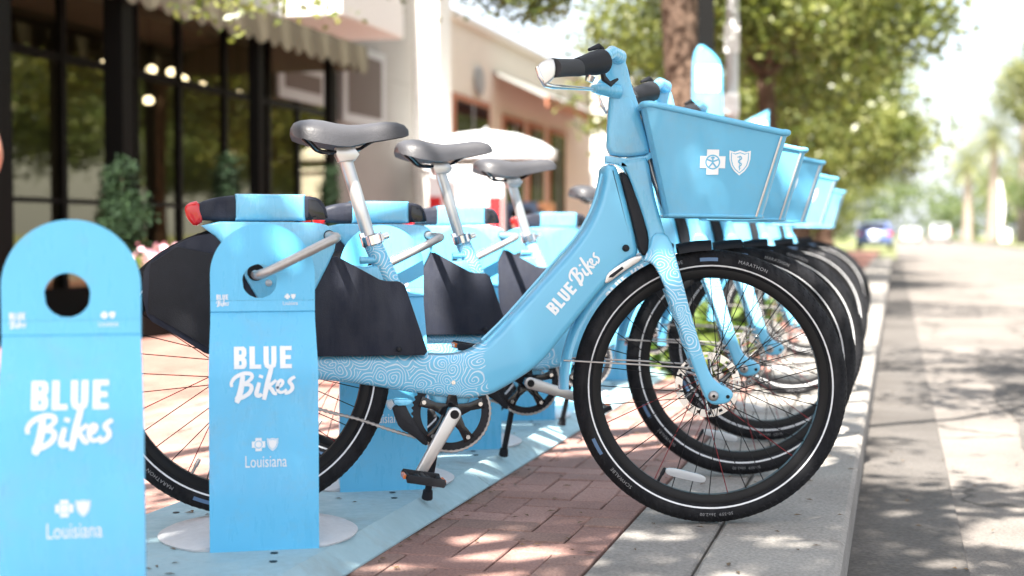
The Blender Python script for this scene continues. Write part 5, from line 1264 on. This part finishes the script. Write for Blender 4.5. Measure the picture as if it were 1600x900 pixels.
pts = [(0, 0, .98, (.135, .10)), (0, 0, 1.15, (.12, .09)), (0, 0, 1.33, (.15, .10)), (0, .0, 1.46, (.07, .06)), (0, .01, 1.53, .052), (0, .02, 1.62, (.075, .09)), (0, .02, 1.72, (.07, .085)), (0, .02, 1.76, (.045, .05)),
       (.09, 0, .92, (.085, .09)), (.10, .03, .50, .058), (.10, -.01, .27, .052), (.105, -.03, .09, .036), (.11, .06, .04, .035), (.11, .14, .03, .028),
       (-.09, 0, .92, (.085, .09)), (-.10, .0, .50, .058), (-.10, -.05, .27, .052), (-.105, -.07, .09, .036), (-.11, .02, .04, .035), (-.11, .10, .03, .028),
       (.17, 0, 1.42, .052), (.225, -.02, 1.24, .044), (.285, -.04, 1.06, .036), (.24, .03, .99, .032), (.185, .07, .945, .024),
       (-.17, 0, 1.42, .052), (-.22, -.02, 1.22, .044), (-.245, -.02, 1.06, .036), (-.25, .05, .93, .030), (-.25, .09, .83, .022)]
ed = [(0, 1), (1, 2), (2, 3), (3, 4), (4, 5), (5, 6), (6, 7), (0, 8), (8, 9), (9, 10), (10, 11), (11, 12), (12, 13), (0, 14), (14, 15), (15, 16), (16, 17), (17, 18), (18, 19), (2, 20), (20, 21), (21, 22), (22, 23), (23, 24), (2, 25), (25, 26), (26, 27), (27, 28), (28, 29)]
for hx, hy, hz, dx in ((.185, .07, .945, -1), (-.25, .09, .83, 1)):
    b_ = pts.index(next(p for p in pts if p[0] == hx and p[1] == hy))
    k = len(pts); pts.append((hx + dx * .03, hy + .03, hz - .035, .024)); ed.append((b_, k))
    for q in range(4):
        f0 = len(pts); L_ = (.068, .076, .070, .055)[q]; oy = (q - 1.5) * .017
        pts += [(hx + dx * .045, hy + .03 + oy, hz - .06, .0095), (hx + dx * .055, hy + .035 + oy, hz - .06 - L_ * .5, .0085), (hx + dx * .045, hy + .04 + oy, hz - .06 - L_, .007)]; ed += [(k, f0), (f0, f0 + 1), (f0 + 1, f0 + 2)]
    f0 = len(pts); pts += [(hx + dx * .005, hy + .065, hz - .035, .011), (hx + dx * .02, hy + .085, hz - .065, .008)]; ed += [(k, f0), (f0, f0 + 1)]
skin_fig('body', pts, ed, 'skin', pe)
skin_fig('shirt', [(0, 0, .93, (.155, .12)), (0, 0, 1.15, (.145, .11)), (0, 0, 1.33, (.172, .12)), (0, 0, 1.45, (.09, .078)), (.175, 0, 1.415, .066), (.222, -.018, 1.25, .060), (.240, -.023, 1.19, .058), (-.175, 0, 1.415, .066), (-.215, -.018, 1.25, .060), (-.228, -.02, 1.19, .058)], [(0, 1), (1, 2), (2, 3), (2, 4), (4, 5), (5, 6), (2, 7), (7, 8), (8, 9)], 'shirt', pe)
skin_fig('trousers', [(0, 0, .97, (.15, .115)), (.09, 0, .88, .10), (.10, .03, .50, .078), (.102, -.015, .12, .066), (-.09, 0, .88, .10), (-.10, 0, .50, .078), (-.103, -.05, .12, .066)], [(0, 1), (1, 2), (2, 3), (0, 4), (4, 5), (5, 6)], 'trouser', pe)
skin_fig('hair', [(0, -.01, 1.60, (.07, .07)), (0, -.005, 1.70, (.083, .098)), (0, .01, 1.775, (.06, .07))], [(0, 1), (1, 2)], 'hair', pe)
for sx, yy in ((1, .05), (-1, .01)):
    vs, fs = slab_g(chaikin([(-.09, 0), (-.09, .07), (-.02, .09), (.06, .06), (.16, .04), (.17, .0)], 1), .045, .015, 3); pd('shoe', [(sx * .11 + y, x + yy, z + .002) for x, y, z in vs], [tuple(reversed(f)) for f in fs], 'shoe', pe, True)
# a simple face: nose, eyes, ears
pd('nose', *slab_g([(.095, 1.62), (.125, 1.625), (.10, 1.67)], .012, .004, 2), 'skin', pe, True).rotation_euler = (0, 0, PI / 2)
for sx in (-1, 1): pd('ear', *lathe_z([(0, -.03), (.012, -.02), (.014, .01), (0, .03)], 10, (sx * .083, .01, 1.64)), 'skin', pe, True); pd('eye', *lathe_z([(0, -.006), (.009, 0), (0, .006)], 10, (sx * .03, .105, 1.665)), 'gloss', pe, True)
